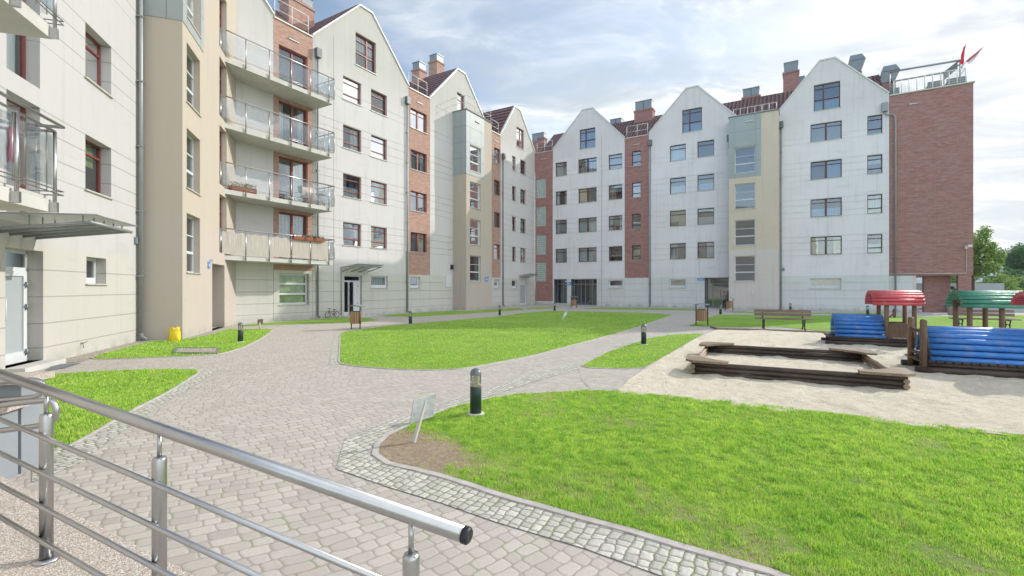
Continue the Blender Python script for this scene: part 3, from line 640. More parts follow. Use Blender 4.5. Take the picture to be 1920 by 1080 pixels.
# stair tower 2
P2 = 1.25; tA, tB = FA.s(874.2, P2), FA.s(921.9, P2)
def tower(name, label, fr, pr, sa, sb, wx, claddB, wall, px_plate=None):
    root = empty(name, fr.P(sa, 0, pr), label, 'stair tower'); ws = [(fr.s(wx[0], pr), fr.s(wx[1], pr), a, b) for a, b in ((2.17, 4.12), (4.95, 6.91), (7.77, 9.72), (10.56, 12.5))]
    mb = MB(); facade(mb, fr, [(sa, 0), (sb, 0), (sb, 14.95), (sa, 14.95)], ws, pr, .2)
    for a in (sa, sb): mb.add([fr.P(a, 0, pr), fr.P(a, 14.95, pr), fr.P(a, 14.95, -.4), fr.P(a, 0, -.4)], [(0, 1, 2, 3)])
    mb.add([fr.P(sa, 14.95, pr), fr.P(sb, 14.95, pr), fr.P(sb, 14.95, -.4), fr.P(sa, 14.95, -.4)], [(0, 1, 2, 3)]); mb.build('wall', M[wall], root)
    for w in ws: window(root, fr, w, pr, 'W', 'frame_white', None, rd=.12, inner='interior_warm' if fr is FA else 'interior', gl='glass' if fr is FA else 'glass_blue')
    clad_tower(root, fr, pr, sa, fr.s(claddB, pr), 10.2, 14.96, pr, ws)
    mb = MB(); mb.box(fr, sa - .06, sb + .04, 14.96, 15.03, -.02, pr + .07); mb.build('coping', M['joint'], root)
    vt = MB(); c = sa + (sb - sa) * .42; vt.box(fr, c - .25, c + .25, 14.4, 14.5, pr + .024, pr + .09); vt.build('vent_slot', M['sill'], root)
    return root
t2 = tower('stair_tower', 'cream stair tower with grey clad top and roof railing midway along the sunny facade', FA, P2, tA, tB, (881.3, 901.3), 907.5, 'cream')
railing(t2, FA, tA + .05, tB - .05, 15.03, P2 - .05, 1.05, 3, .018, 'white_metal', 1.9)
plate(t2, FA, 912, 520, 528, .42, P2)
# fourth house
x4, x5 = sA(921), sA(938.6)
c0 = rows(FA, 960.3, 967); c1 = rows(FA, 975.8, 985.8); gg = one(FA, 968.5, 982.5, 14.85, 16.75); l1 = one(FA, 959.7, 969.7, 1.66, 2.4); dd = one(FA, 974.9, 986.7, .03, 2.38)
bw = rows(FA, 926.5, 937.8); lw = one(FA, 926.5, 936.7, 1.66, 2.4)
b3, ro3 = gable_house('gabled_house', 'white gabled apartment house in the far courtyard corner beside the glass block bay', FA, x5, 0, (x4, x5), c0 + c1 + [gg, l1, dd], bw + [lw], mid=(x5 + 0) / 2 - .3)
for i, w in enumerate(c0): window(b3, FA, w, kind='TL')
for i, w in enumerate(c1): window(b3, FA, w, kind='TL')
for w in bw: window(b3, FA, w, kind='S')
window(b3, FA, gg, kind='GA', cur='full'); window(b3, FA, l1, kind='U', fm='frame_white', cur=None, fw=.09); window(b3, FA, lw, kind='U', fm='frame_white', cur=None, fw=.09)
mb = MB(); mb.box(FA, dd[0], dd[1], .03, 2.38, -.14, -.1); 
for c in ((dd[0] + .1, dd[1] - .1, .2, 1.95),): mb.box(FA, *c, -.1, -.085, 1)
mb.build('door', [M['frame_white'], M['door_grey']], b3); canopy(b3, FA, sA(973), sA(989), 2.84, 1.2)
pipe(b3, FA, 941.7, 13.2, s=sA(942))
mb = MB(); mb.tube([FA.P(sA(989.5), .1, .9), FA.P(sA(989.5), 2.75, .9)], .03, 6); mb.build('canopy_post', M['zinc_pipe'], b3)

# ------------------------------------------------------------------ facade R, from the corner to the brick tower
sR = FR.s
y0, y1, y2, y3 = 0.0, sR(1036.7), sR(1171.3), sR(1216.6)
ca = rows(FR, 1041.3, 1062.8); cb_ = rows(FR, 1084, 1118.7); cc = rows(FR, 1141, 1166.7); gg = one(FR, 1086.7, 1116.3, 14.8, 16.65); lo = one(FR, 1140.8, 1167.3, 1.66, 2.4)
gb = [one(FR, 1005.6, 1023.7, a, b) for a, b in ((2.3, 4.15), (4.95, 6.91), (7.77, 9.72), (10.56, 12.5))]
dA_ = one(FR, 1038, 1063, .03, 2.5); dB_ = one(FR, 1070, 1119, .03, 2.5)
b4, ro4 = gable_house('corner_house', 'white gabled apartment house with glass block brick bay and dark entrance passage in the corner', FR, y1, y2, (0.02, y1), ca + cb_ + cc + [gg, lo, dA_, dB_], gb, wall='stucco_R', brk='brick_R', tl='tiles_R', bay_low=False, joint=sR(1128))
for i, w in enumerate(ca): window(b4, FR, w, kind='S', fm='frame_dark', cur=['full', 'full', 'sides', 'full'][i])
for i, w in enumerate(cb_): window(b4, FR, w, kind='D', fm='frame_dark', cur=['full', 'full', 'left!', 'right'][i])
for i, w in enumerate(cc): window(b4, FR, w, kind='TL', fm='frame_dark', cur=[None, 'sides', 'top', 'full'][i])
window(b4, FR, gg, kind='G', fm='frame_dark', cur='full', gl='glass_blue'); window(b4, FR, lo, kind='U', fm='frame_white', cur=None, fw=.11)
def glassblock():
    m = NT('glass_blocks'); p = m.pos(); sp = m.sepz(p); u = m.math('ADD', m.math('MULTIPLY', sp[0], dR[0]), m.math('MULTIPLY', sp[1], dR[1]))
    v = m.n('ShaderNodeCombineXYZ', {0: u, 1: sp[2], 2: 0.0}).outputs[0]
    b = m.n('ShaderNodeTexBrick', {'Vector': v, 'Color1': (.50, .58, .53), 'Color2': (.40, .48, .44), 'Mortar': (.20, .25, .22), 'Scale': 1.0, 'Mortar Size': .014, 'Brick Width': .2, 'Row Height': .2}); b.offset = 0
    return m.fin(b.outputs['Color'], .18, 0, m.bump(b.outputs['Fac'], .4, .02))
M['gblock'] = glassblock()
for w in gb: mb = MB(); mb.box(FR, w[0], w[1], w[2], w[3], -.2, -.05); mb.build('glass_block_window', M['gblock'], b4)
def entrance(par, fr, w, depth, bars, gl='glass', dark='interior'):
    a0, a1, z0, z1 = w; mb = MB(); q = [(a0, z0), (a1, z0), (a1, z1), (a0, z1)]
    mb.add([fr.P(a, z, -.15) for a, z in q] + [fr.P(a, z, -depth - 1.2) for a, z in q], [(0, 1, 5, 4), (1, 2, 6, 5), (2, 3, 7, 6), (3, 0, 4, 7), (4, 5, 6, 7)]); e = mb.build('entrance_recess', M[dark], par)
    mb = MB(); W = a1 - a0
    for b in bars: mb.box(fr, a0 + W * b - .035, a0 + W * b + .035, z0, z1, -depth - .06, -depth)
    for zz_ in (z0 + .05, 2.02, z1 - .04): mb.box(fr, a0, a1, zz_ - .04, zz_ + .04, -depth - .055, -depth - .003)
    mb.build('door_frame', M['zinc_pipe'], e); mb = MB(); mb.add([fr.P(a0, z0, -depth - .03), fr.P(a1, z0, -depth - .03), fr.P(a1, z1, -depth - .03), fr.P(a0, z1, -depth - .03)], [(0, 1, 2, 3)]); mb.build('glass_door', M[gl], e)
entrance(b4, FR, dA_, .9, (.02, .45, .98)); entrance(b4, FR, dB_, .8, (.02, .28, .45, .72, .98))
mb = MB(); mb.box(FR, dA_[0] - .1, dA_[1] + .1, 0, .16, -.9, .35); mb.build('doorstep', M['concrete'], b4)
plate(b4, FR, 1066.5, 529, 535, .5, 0, -1)
chimney(ro4, FR, 1154, -5.2, 222, 1.3, .9, 'brick_R', 2, caph=.85); chimney(ro4, FR, 1014, -4.0, 248, .8, .7, 'brick_R'); chimney(ro4, FR, 1003, -6.0, 250, .9, .7, 'brick_R', caph=.9)
# sixth gable
y4 = sR(1368)
bw = [one(FR, 1184.7, 1201.3, z, z + 1.33) for z in ZK]; da = rows(FR, 1255.8, 1285.8); db = rows(FR, 1307.5, 1339); gg = one(FR, 1279, 1316.3, 14.78, 16.7); lo = one(FR, 1254.9, 1286.2, 1.66, 2.4); ent = one(FR, 1321, 1366, .03, 2.5)
y4b = sR(1386)
b5, ro5 = gable_house('gabled_house', 'white gabled apartment house right of the slim brick bay with doorway where the child stands', FR, y3, y4b, (y2, y3), da + db + [gg, lo, ent], bw, wall='stucco_R', brk='brick_R', tl='tiles_R', rext=sR(1459))
for i, w in enumerate(da): window(b5, FR, w, kind='S', fm='frame_dark', cur=['left', 'full!', 'low', 'full'][i])
for i, w in enumerate(db): window(b5, FR, w, kind='S', fm='frame_dark', cur=['right', 'low', 'low', None][i], gl=['glass', 'glass', 'glass_blue', 'glass_blue'][i])
for i, w in enumerate(bw): window(b5, FR, w, kind='TL', fm='frame_dark', cur=['full!', 'low', 'full', None][i])
window(b5, FR, gg, kind='G', fm='frame_dark', cur='low', gl='glass_blue'); window(b5, FR, lo, kind='U', fm='frame_white', cur='full!', fw=.11)
entrance(b5, FR, ent, .9, (.02, .28, .62, .98), dark='interior_warm')
pipe(b5, FR, 1220, 14.2, s=sR(1219.5)); plate(b5, FR, 1314, 521.5, 526, .55, 0)
chimney(ro5, FR, 1206, -3.6, 188, 1.75, .9, 'brick_R', 2, caph=.85); chimney(ro5, FR, 1408, -5.4, 164, 1.45, .9, 'brick_R', 2, caph=.75); chimney(ro5, FR, 1483, -4.8, 115, 1.15, .9, 'brick_R', caph=.8)
chimney(ro5, FR, 1500, -7.5, 143, .8, .8, 'brick_R', caph=.9)
# stair tower 3
t3 = tower('stair_tower', 'yellow cream stair tower with grey clad top left of the last white gable', FR, P2, FR.s(1366.9, P2), FR.s(1459.9, P2), (1377.3, 1416), 1427, 'cream_R')
mb = MB(); mb.box(FR, FR.s(1369, P2), FR.s(1371.5, P2), 2.55, 2.85, P2, P2 + .06); mb.build('intercom_box', M['frame_white'], t3); mb = MB(); mb.box(FR, FR.s(1410, P2), FR.s(1413.5, P2), 1.0 + .2, 1.4, P2, P2 + .05); mb.build('tap_box', M['frame_white'], t3)
pipe(t3, FR, 1367, 13.6, .06, 13.0, .05)
railing(t3, FR, FR.s(1372, P2), FR.s(1455, P2), 15.03, P2 - 1.4, 1.0, 6, .022, 'white_metal')
# seventh gable
y5, y6 = sR(1459), sR(1667.3)
ea = rows(FR, 1519.7, 1578.5); eb = rows(FR, 1626.2, 1654.7); gg = one(FR, 1526, 1575.5, 14.8, 16.74); lo = one(FR, 1517.7, 1577.5, 1.62, 2.36)
b6, ro6 = gable_house('gabled_house', 'white gabled apartment house between the yellow cream stair tower and the brick block', FR, y5, y6, None, ea + eb + [gg, lo], wall='stucco_R', brk='brick_R', tl='tiles_R', mid=sR(1551))
for i, w in enumerate(ea): window(b6, FR, w, kind='D', fm='frame_dark', cur=['sides!', 'low', 'right', None][i], gl=['glass', 'glass_blue', 'glass_blue', 'glass'][i], inner=['interior_warm', 'interior', 'interior', 'interior'][i])
for i, w in enumerate(eb): window(b6, FR, w, kind='TL', fm='frame_dark', cur=['low', 'full', 'top', None][i])
window(b6, FR, gg, kind='G', fm='frame_dark', cur='low', gl='glass_blue'); window(b6, FR, lo, kind='U', fm='frame_white', cur=None, fw=.11)
pipe(b6, FR, 1464, 14.0, .12, s=sR(1464.5)); mb = MB(); mb.box(FR, sR(1465.5), sR(1471), 2.95, 3.2, 0, .1); mb.build('wall_lamp', M['zinc'], b6)
def louvre(px, o, py0, py1, w):
    a = FR.s(px, o); z1, z0 = FR.z(px, py0, o), FR.z(px, py1, o); mb = MB(); h = z1 - z0
    mb.box(FR, a - w * .35, a + w * .35, 16.5, z0 + .3, o - .8, o, 0); c = mb.build('chimney', M['brick_R'], ro6); mb = MB()
    mb.hexa([FR.P(a - w * .5, z0 + h * .2, o + .05), FR.P(a + w * .3, z0 + h * .2, o + .05), FR.P(a + w * .3, z0 + h * .2, o - .9), FR.P(a - w * .5, z0 + h * .2, o - .9), FR.P(a - w * .38, z0 + h * .7, o + .15), FR.P(a + w * .55, z0 + h * .7, o + .15), FR.P(a + w * .55, z0 + h * .7, o - 1), FR.P(a - w * .38, z0 + h * .7, o - 1)])
    mb.hexa([FR.P(a - w * .38, z0 + h * .72, o + .15), FR.P(a + w * .55, z0 + h * .72, o + .15), FR.P(a + w * .55, z0 + h * .72, o - 1), FR.P(a - w * .38, z0 + h * .72, o - 1), FR.P(a - w * .3, z1, o + .05), FR.P(a + w * .35, z1, o + .05), FR.P(a + w * .35, z1, o - .9), FR.P(a - w * .3, z1, o - .9)])
    mb.build('vent_hood', M['zinc'], c)
louvre(1604, -3.4, 103, 142, 1.15); louvre(1667, -3.4, 123, 162, 1.15)
# brick block at the right end
z0b = 2.5; y7 = sR(1825); y6b = y6
b7 = empty('brick_block', FR.P(y6, 0), 'red brick end block on brick piers with roof terrace above', 'apartment building')
mb = MB(); mb.box(FR, y6 + .006, y7, z0b, 15.0, -8.5, .0); mb.build('wall', M['brick_R'], b7)
mb = MB(); mb.box(FR, y6 + .006, sR(1711), 0, z0b, -8, -.02, 0); mb.box(FR, sR(1711), sR(1718), 0, z0b, -1.2, -.03, 1); mb.build('ground_floor_wall', [M['stucco_R'], M['cream_R']], b7)
for pa, pb, o0, o1 in ((1732, 1782, -1.35, -.9), (1797, 1821.5, -.50, -.02)):
    mb = MB(); mb.box(FR, FR.s(pa, o1), FR.s(pb, o1), 0, z0b, o0, o1); mb.build('pier', M['brick_R'], b7)
mb = MB(); mb.box(FR, y6 + .02, y7 + .08, 15.0, 15.08, -8.6, .09); mb.build('coping', M['sill'], b7)
a = FR.s(1679, .09); mb = MB(); h0 = sR(1656); mb.box(FR, sR(1652.5), sR(1664.5), 13.95, 14.55, .01, .26); mb.tube([FR.P(sR(1658), 13.95, .12), FR.P(sR(1660), 13.75, .12), FR.P(sR(1675), 13.65, .12), FR.P(a, 13.4, .12), FR.P(a, .1, .12)], .06, 8); mb.build('downpipe', M['zinc_pipe'], b7)
mb = MB(); mb.box(FR, sR(1704), sR(1720), 14.25, 14.33, .002, .02, 0); mb.box(FR, sR(1704), sR(1720), 14.18, 14.25, 0, .06, 1); mb.build('vent_slot', [M['joint'], M['sill']], b7)
mb = MB(); mb.tube([FR.P(sR(1668), 2.62, .03), FR.P(sR(1812), 2.62, .03), FR.P(sR(1812), 4.25, .03), FR.P(sR(1812), 4.25, .3)], .02, 6); mb.box(FR, sR(1808), sR(1813), 4.2, 4.4, .02, .2); mb.box(FR, sR(1812), sR(1820), 4.3, 4.45, .2, .34); mb.build('camera_bracket', M['white_metal'], b7)
# terrace railing with mesh
mb = MB(); e0, e1 = y6 + .3, sR(1814); o = -.35; n = 9
for i in range(n + 1): mb.tube([FR.P(e0 + (e1 - e0) * i / n, 15.05, o), FR.P(e0 + (e1 - e0) * i / n, 16.15, o)], .028, 6)
for z_ in (15.2, 16.15): mb.tube([FR.P(e0, z_, o), FR.P(e1, z_, o), FR.P(e1, z_, o - 5)], .026, 6)
k = 46
for i in range(k): a = e0 + (e1 - e0) * i / k; mb.tube([FR.P(a, 15.2, o), FR.P(a, 16.15, o)], .008, 4)
for i in range(1, 7): mb.tube([FR.P(e0, 15.2 + i * .14, o), FR.P(e1, 15.2 + i * .14, o)], .008, 4)
mb.build('terrace_railing', M['white_metal'], b7)
# pergola awning on the terrace
aw = empty('terrace_awning', FR.P(y6 + 1, 15.08, -1), 'folded grey awning frame on the roof terrace of the brick block', 'awning')
mb = MB(); q0, q1 = FR.s(1668, -1.2), FR.s(1800, -1.2); zt0 = FR.z(1672, 137, -1.2); zt1 = FR.z(1800, 113, -1.2)
mb.tube([FR.P(q0, zt0 + .1, -1.2), FR.P(q1, zt1, -1.2)], .07, 8); mb.tube([FR.P(q1, 15.1, -1.2), FR.P(q1, zt1, -1.2)], .04, 8); mb.tube([FR.P(q0, 15.1, -1.2), FR.P(q0, zt0 + .1, -1.2)], .04, 8); mb.build('frame', M['zinc_pipe'], aw)
mb = MB(); q2 = FR.s(1770, -3.4); zt2 = FR.z(1770, 136, -3.4); q3 = FR.s(1672, -3.4); zt3 = FR.z(1672, 153, -3.4)
mb.tube([FR.P(q3, zt3, -3.4), FR.P(q2, zt2, -3.4)], .06, 8); mb.tube([FR.P(q2, zt2, -3.4), FR.P(q1, zt1, -1.2)], .05, 8); mb.tube([FR.P(q2, zt2, -3.4), FR.P(q2, 15.1, -3.4)], .035, 6); mb.tube([FR.P(q3, 15.1, -3.4), FR.P(q3, zt3, -3.4)], .035, 6); mb.tube([FR.P(q3, zt3, -3.4), FR.P(q0, zt0 + .1, -1.2)], .05, 8)
mb.tube([FR.P(q2 + .5, zt2 + .1, -3.0), FR.P(q1 - .05, zt1 - .3, -1.2)], .05, 8); mb.build('arm', M['zinc_pipe'], aw)
M['awning_cloth'] = flat('grey_awning_cloth', (.30, .32, .33), .9, 0, .1, 3)
mb = MB(); mb.hexa([FR.P(q2, zt2 - .55, -3.4), FR.P(q1 - .1, zt1 - .5, -1.3), FR.P(q1 - .1, zt1 - .5, -1.35), FR.P(q2, zt2 - .55, -3.45), FR.P(q2, zt2 - .05, -3.4), FR.P(q1 - .1, zt1 - .12, -1.3), FR.P(q1 - .1, zt1 - .12, -1.35), FR.P(q2, zt2 - .05, -3.45)]); mb.build('folded_cloth', M['awning_cloth'], aw)
for i, (px, w, lab) in enumerate(((1678, .5, 'dark wicker chair at the left end of the roof terrace'), (1753, .75, 'dark wicker chair midway along the roof terrace railing'), (1794, 1.0, 'dark wicker chair under the flags at the end of the terrace'))):
    a = FR.s(px, -1.4); mb = MB(); mb.box(FR, a - w / 2, a + w / 2, 15.45, 15.6, -2.1, -1.4); mb.box(FR, a - w / 2, a + w / 2, 15.6, 16.0, -1.5, -1.42)
    for dx in (-w / 2, w / 2 - .06): mb.box(FR, a + dx, a + dx + .06, 15.08, 15.8, -2.1, -1.4)
    tag(mb.build('wicker_chair', M['joint']), lab, 'chair')
M['flag_red'] = flat('red_flag_cloth', (.70, .04, .05), .8, 0, .1, 4, 0); M['flag_white'] = flat('white_flag_cloth', (.70, .68, .72), .8)
for (pa, ya, pb, yb, lab, wd) in ((1805, 121, 1810.5, 82, 'upright furled red flag on the roof terrace corner', .30), (1812, 114, 1844, 88, 'leaning red and white flag beside the upright flag', .34)):
    o = -1.3; A = Vector(FR.P(FR.s(pa, o), FR.z(pa, ya, o), o)); B = Vector(FR.P(FR.s(pb, o), FR.z(pb, yb, o), o)); rt = empty('flag', A, lab, 'flag')
    mb = MB(); S0 = Vector(FR.P(FR.s(1798, o), 16.3, o)); mb.tube([S0, A, B], .022, 6); mb.build('flagpole', M['zinc_pipe'], rt)
    mb = MB(); n = 10; vs = []
    side_ = Vector((-1, 0, -.25)) if pb < 1820 else Vector((.35, 0, -1)); side_.normalize()
    for i in range(n + 1):
        t = i / n; p = A.lerp(B, .02 + .88 * (1 - t)); wdt = wd * (t ** .7) * (1 - .3 * max(0, t - .8) / .2) + .02
        for j in range(5): vs.append(p + side_ * wdt * j / 4 + Vector((0, .08 * math.sin(j * 2 + i * .5), 0)))
    mb.add(vs, [(i * 5 + j, (i + 1) * 5 + j, (i + 1) * 5 + j + 1, i * 5 + j + 1) for i in range(n) for j in range(4)], 0, True)
    f_ = len(mb.f)
    for q in range(f_):
        if q % 4 >= 2 and pb > 1820: mb.m[q] = 1
    mb.build('flag_cloth', [M['flag_red'], M['flag_white']], rt)

# ------------------------------------------------------------------ the four balconies on facade A
OB = 1.48; sOut = FA.s(624, OB)
t1o, sIn = isect(FT1, 0, FA, OB)
M['bamboo'] = None
def bamboo():
    m = NT('bamboo_screen'); p = m.pos(); sp = m.sepz(p); u = m.math('ADD', m.math('MULTIPLY', sp[0], dA[0]), m.math('MULTIPLY', sp[1], dA[1]))
    f = m.noise(m.n('ShaderNodeCombineXYZ', {0: m.math('MULTIPLY', u, 60.0), 1: m.math('MULTIPLY', sp[2], 1.2), 2: 0.0}).outputs[0], 1.0, 4, .6)
    return m.fin(m.mix(m.rng(f, .3, .7), (.30, .26, .23), (.60, .55, .49)), .8, 0, m.bump(f, .5, .02))
M['bamboo'] = bamboo()
for k in range(4):
    z = 2.85 + 2.8 * k
    mb = MB(); pts = [FA.P(a0start, 0, 0)[:2], FA.P(sOut - .0, 0, 0)[:2], FA.P(sOut, 0, OB)[:2], FA.P(sIn, 0, OB)[:2]]
    mb.prism(pts, z, z + .20); sl_ = mb.build('balcony', M['concrete'], g0h)
    mb = MB(); ps = [FA.s(x, OB + .05) for x in (413.7, 461, 505, 546, 582, 616.7)]; o = OB + .05; zt = z + 1.32
    for a in ps: mb.tube([FA.P(a, z + .0, o), FA.P(a, zt, o)], .024, 8); mb.box(FA, a - .02, a + .02, z + .04, z + .12, OB - .0, OB + .05)
    e = sOut + .05
    mb.tube([FA.P(sIn + .03, zt, o), FA.P(e, zt, o), FA.P(e, zt, .02)], .027, 8); mb.tube([FA.P(e, z + .3, o), FA.P(e, zt, o)], .018, 6)
    for h in (.28, .34): mb.tube([FA.P(sIn + .03, z + h, o), FA.P(e, z + h, o), FA.P(e, z + h, .02)], .011, 6)
    mb.tube([FA.P(e, z + .1, .75), FA.P(e, zt, .75)], .018, 6)
    mb.build('railing', M['steel'], sl_)
    edges = ps + [e]
    for a, b in zip(edges[:-1], edges[1:]):
        g = MB(); g.box(FA, a + .07, b - .07, z + .40, z + 1.20, o - .004, o + .004); gp_ = g.build('glass_panel', M['glass_clear'], sl_)
        if k == 0 and b - a > .5:
            g = MB(); n = 12
            vs = []
            for i in range(n + 1):
                x = a + .05 + (b - a - .1) * i / n; vs += [FA.P(x, z + .24, o + .012), FA.P(x, z + 1.16 + .03 * math.sin(i * 1.3 + a), o + .012)]
            g.add(vs, [(2 * i, 2 * i + 2, 2 * i + 3, 2 * i + 1) for i in range(n)]); g.build('bamboo_screen', M['bamboo'], sl_)
    g = MB(); g.box(FA, e - .004, e + .004, z + .40, z + 1.20, .1, .7); g.build('glass_panel', M['glass_clear'], sl_); g = MB(); g.box(FA, e - .004, e + .004, z + .40, z + 1.20, .8, OB - .02); g.build('glass_panel', M['glass_clear'], sl_)
# wooden lintel boards under the lowest brick panel are part of the bay already; things on the balconies
def flowerbox(px, k, lab, col):
    z = 2.85 + 2.8 * k; a = FA.s(px, OB + .12); rt = empty('flower_box', FA.P(a, z + 1.12, OB + .12), lab, 'flower box', 'flower boxes on the lowest balcony rail')
    mb = MB(); mb.hexa([FA.P(a - .32, z + 1.14, OB + .04), FA.P(a + .32, z + 1.14, OB + .04), FA.P(a + .32, z + 1.14, OB + .18), FA.P(a - .32, z + 1.14, OB + .18), FA.P(a - .36, z + 1.30, OB + .02), FA.P(a + .36, z + 1.30, OB + .02), FA.P(a + .36, z + 1.30, OB + .22), FA.P(a - .36, z + 1.30, OB + .22)]); mb.build('box', M['terra'], rt)
    mb = MB(); rr = random.Random(px)
    for i in range(60):
        c = Vector(FA.P(a + rr.uniform(-.3, .3), z + 1.31 + rr.random() * .09, OB + .12 + rr.uniform(-.08, .08))); d1 = Vector((rr.uniform(-1, 1), rr.uniform(-1, 1), rr.uniform(-1, 1))).normalized() * .035; d2 = d1.orthogonal().normalized() * .03
        mb.add([c - d1, c + d2, c + d1, c - d2], [(0, 1, 2, 3)], 1 if rr.random() < col else 0)
    mb.build('plants', [M['leaf_dark'], M['cloth_white']], rt)
M['terra'] = flat('terracotta', (.33, .11, .06), .8); M['leaf_dark'] = flat('leaf_green', (.05, .11, .03), .7, 0, .3, 12)
flowerbox(562, 0, 'leftmost terracotta flower box with white flowers on the lowest balcony rail', .4); flowerbox(580, 0, 'middle terracotta flower box on the lowest balcony rail', .05); flowerbox(597, 0, 'rightmost terracotta flower box on the lowest balcony rail', .05)
z = 2.85 + 2.8 + .2
rt = empty('folding_table', FA.P(FA.s(601, .9), z, .9), 'grey round folding table at the right end of the second balcony', 'table')
a = FA.s(600, .85); mb = MB(); mb.lathe([(0, 0), (.30, 0), (.30, .02), (0, .02)], FA.P(a, z + .68, .85), 20); mb.build('table_top', M['zinc_pipe'], rt)
for s_ in (-1, 1):
    mb = MB(); mb.tube([FA.P(a - .25 * s_, z, .85 - .12 * s_), FA.P(a + .25 * s_, z + .68, .85 - .12 * s_)], .012, 6); mb.tube([FA.P(a - .25 * s_, z, .85 + .12), FA.P(a + .25 * s_, z + .68, .85 + .12)], .012, 6); mb.build('leg', M['zinc_pipe'], rt)
rt = empty('folding_chair', FA.P(FA.s(573, .8), z, .8), 'folding chair with pink towel beside the balcony table', 'chair'); a = FA.s(572, .8)
mb = MB(); mb.box(FA, a - .2, a + .2, z + .42, z + .45, .6, 1.0); mb.build('seat', M['zinc_pipe'], rt); mb = MB(); mb.hexa([FA.P(a - .22, z + .6, .62), FA.P(a - .20, z + .6, 1.0), FA.P(a - .17, z + .6, 1.0), FA.P(a - .19, z + .6, .62), FA.P(a - .30, z + .95, .62), FA.P(a - .28, z + .95, 1.0), FA.P(a - .25, z + .95, 1.0), FA.P(a - .27, z + .95, .62)]); mb.build('backrest', M['zinc_pipe'], rt)
for s_ in (-1, 1):
    mb = MB(); mb.tube([FA.P(a - .22, z, .8 + .18 * s_), FA.P(a + .18, z + .44, .8 + .18 * s_)], .011, 6); mb.tube([FA.P(a + .2, z, .8 + .18 * s_), FA.P(a - .28, z + .95, .8 + .18 * s_)], .011, 6); mb.build('leg', M['zinc_pipe'], rt)
M['towel'] = flat('pale_pink_towel', (.68, .50, .46), .95, 0, .05, 8)
cloth('towel', 'pale pink towel draped over the folding chair on the second balcony', FA, a - .35, a + .45, z + .55, z + .88, 1.06, 'towel', .03)
rt = empty('planter_trough', FA.P(FA.s(460, .9), z, 1.1), 'long brown planter with dry plants on the second balcony floor', 'planter'); mb = MB(); a, b = FA.s(432, 1.1), FA.s(478, 1.1); mb.box(FA, a, b, z, z + .28, 1.0, 1.25); mb.build('trough', M['terra'], rt)
mb = MB(); rr = random.Random(3); M['leaf_dry'] = flat('dry_leaves', (.40, .33, .14), .9, 0, .3, 9)
for i in range(140):
    c = Vector(FA.P(rr.uniform(a, b), z + .30 + rr.random() * .16, 1.12 + rr.uniform(-.1, .1))); d1 = Vector((rr.uniform(-1, 1), rr.uniform(-1, 1), rr.uniform(-.5, 1))).normalized() * .06; d2 = d1.orthogonal().normalized() * .025
    mb.add([c - d1, c + d2, c + d1, c - d2], [(0, 1, 2, 3)])
mb.build('plants', M['leaf_dry'], rt)
#PART3
# ------------------------------------------------------------------ ground materials
def grassmat(name, dry=True, k=1.0):
    m = NT(name); p = m.pos(); f = m.noise(p, .9, 6, .62); f2 = m.noise(p, 14, 4, .7); f3 = m.noise(m.scale(p, (1, 1, 1)), .28, 3, .5)
    c = m.mix(m.rng(f, .3, .7), (.065 * k, .150 * k, .022 * k), (.155 * k, .275 * k, .030 * k))
    c = m.mix(m.rng(f2, .35, .7, 0, .65), c, (.23 * k, .34 * k, .05 * k)); c = m.mix(m.rng(f3, .45, .7, 0, .4), c, (.24 * k, .31 * k, .08 * k))
    if dry:
        a = m.n('ShaderNodeAttribute', attribute_name='dry').outputs['Fac']
        s = m.mix(m.rng(m.noise(p, 22, 5, .7), .3, .7), (.27, .20, .145), (.50, .40, .30)); c = m.mix(m.rng(m.math('ADD', a, m.math('MULTIPLY', m.math('SUBTRACT', m.noise(p, 19, 6, .75), .5), 1.6)), .30, .55), c, s)
    return m.fin(c, .9, 0, m.bump(m.noise(p, 60, 5, .8), .9, .03), .15)
def blademat(k=1.0, name='grass_blades'):
    m = NT(name); p = m.pos(); r = m.n('ShaderNodeNewGeometry').outputs['Random Per Island']; f = m.noise(p, 1.1, 5, .6); a = m.n('ShaderNodeAttribute', attribute_name='dry').outputs['Fac']
    f4 = m.noise(p, 7.5, 4, .65); c = m.mix(m.rng(f, .3, .7), (.23 * k, .42 * k, .035 * k), (.44 * k, .58 * k, .085 * k)); c = m.mix(m.rng(f4, .40, .56, .75, 0), c, (.10 * k, .30 * k, .025 * k)); c = m.mix(m.rng(m.noise(p, 2.1, 5, .7), .52, .66, 0, .55), c, (.46, .54, .17)); c = m.mix(m.rng(r, .35, 1, .0, .75), c, (.52 * k, .62 * k, .16 * k)); c = m.mix(m.rng(r, .0, .3, .65, 0), c, (.07 * k, .22 * k, .02 * k))
    c = m.mix(m.math('GREATER_THAN', r, .93), c, (.50, .44, .24)); c = m.mix(m.rng(a, .2, .75, 0, .75), c, (.62, .56, .30))
    m.fin(c, .55, 0, None, .35); tl = m.n('ShaderNodeBsdfTranslucent', {'Color': c}).outputs[0]; mx = m.n('ShaderNodeMixShader', {0: .38, 1: m.b.outputs[0], 2: tl}).outputs[0]; m.t.links.new(mx, m.out.inputs[0]); return m.mat
M['lawn'] = grassmat('lawn_turf', True, 1.5); M['blades'] = blademat(1.42)
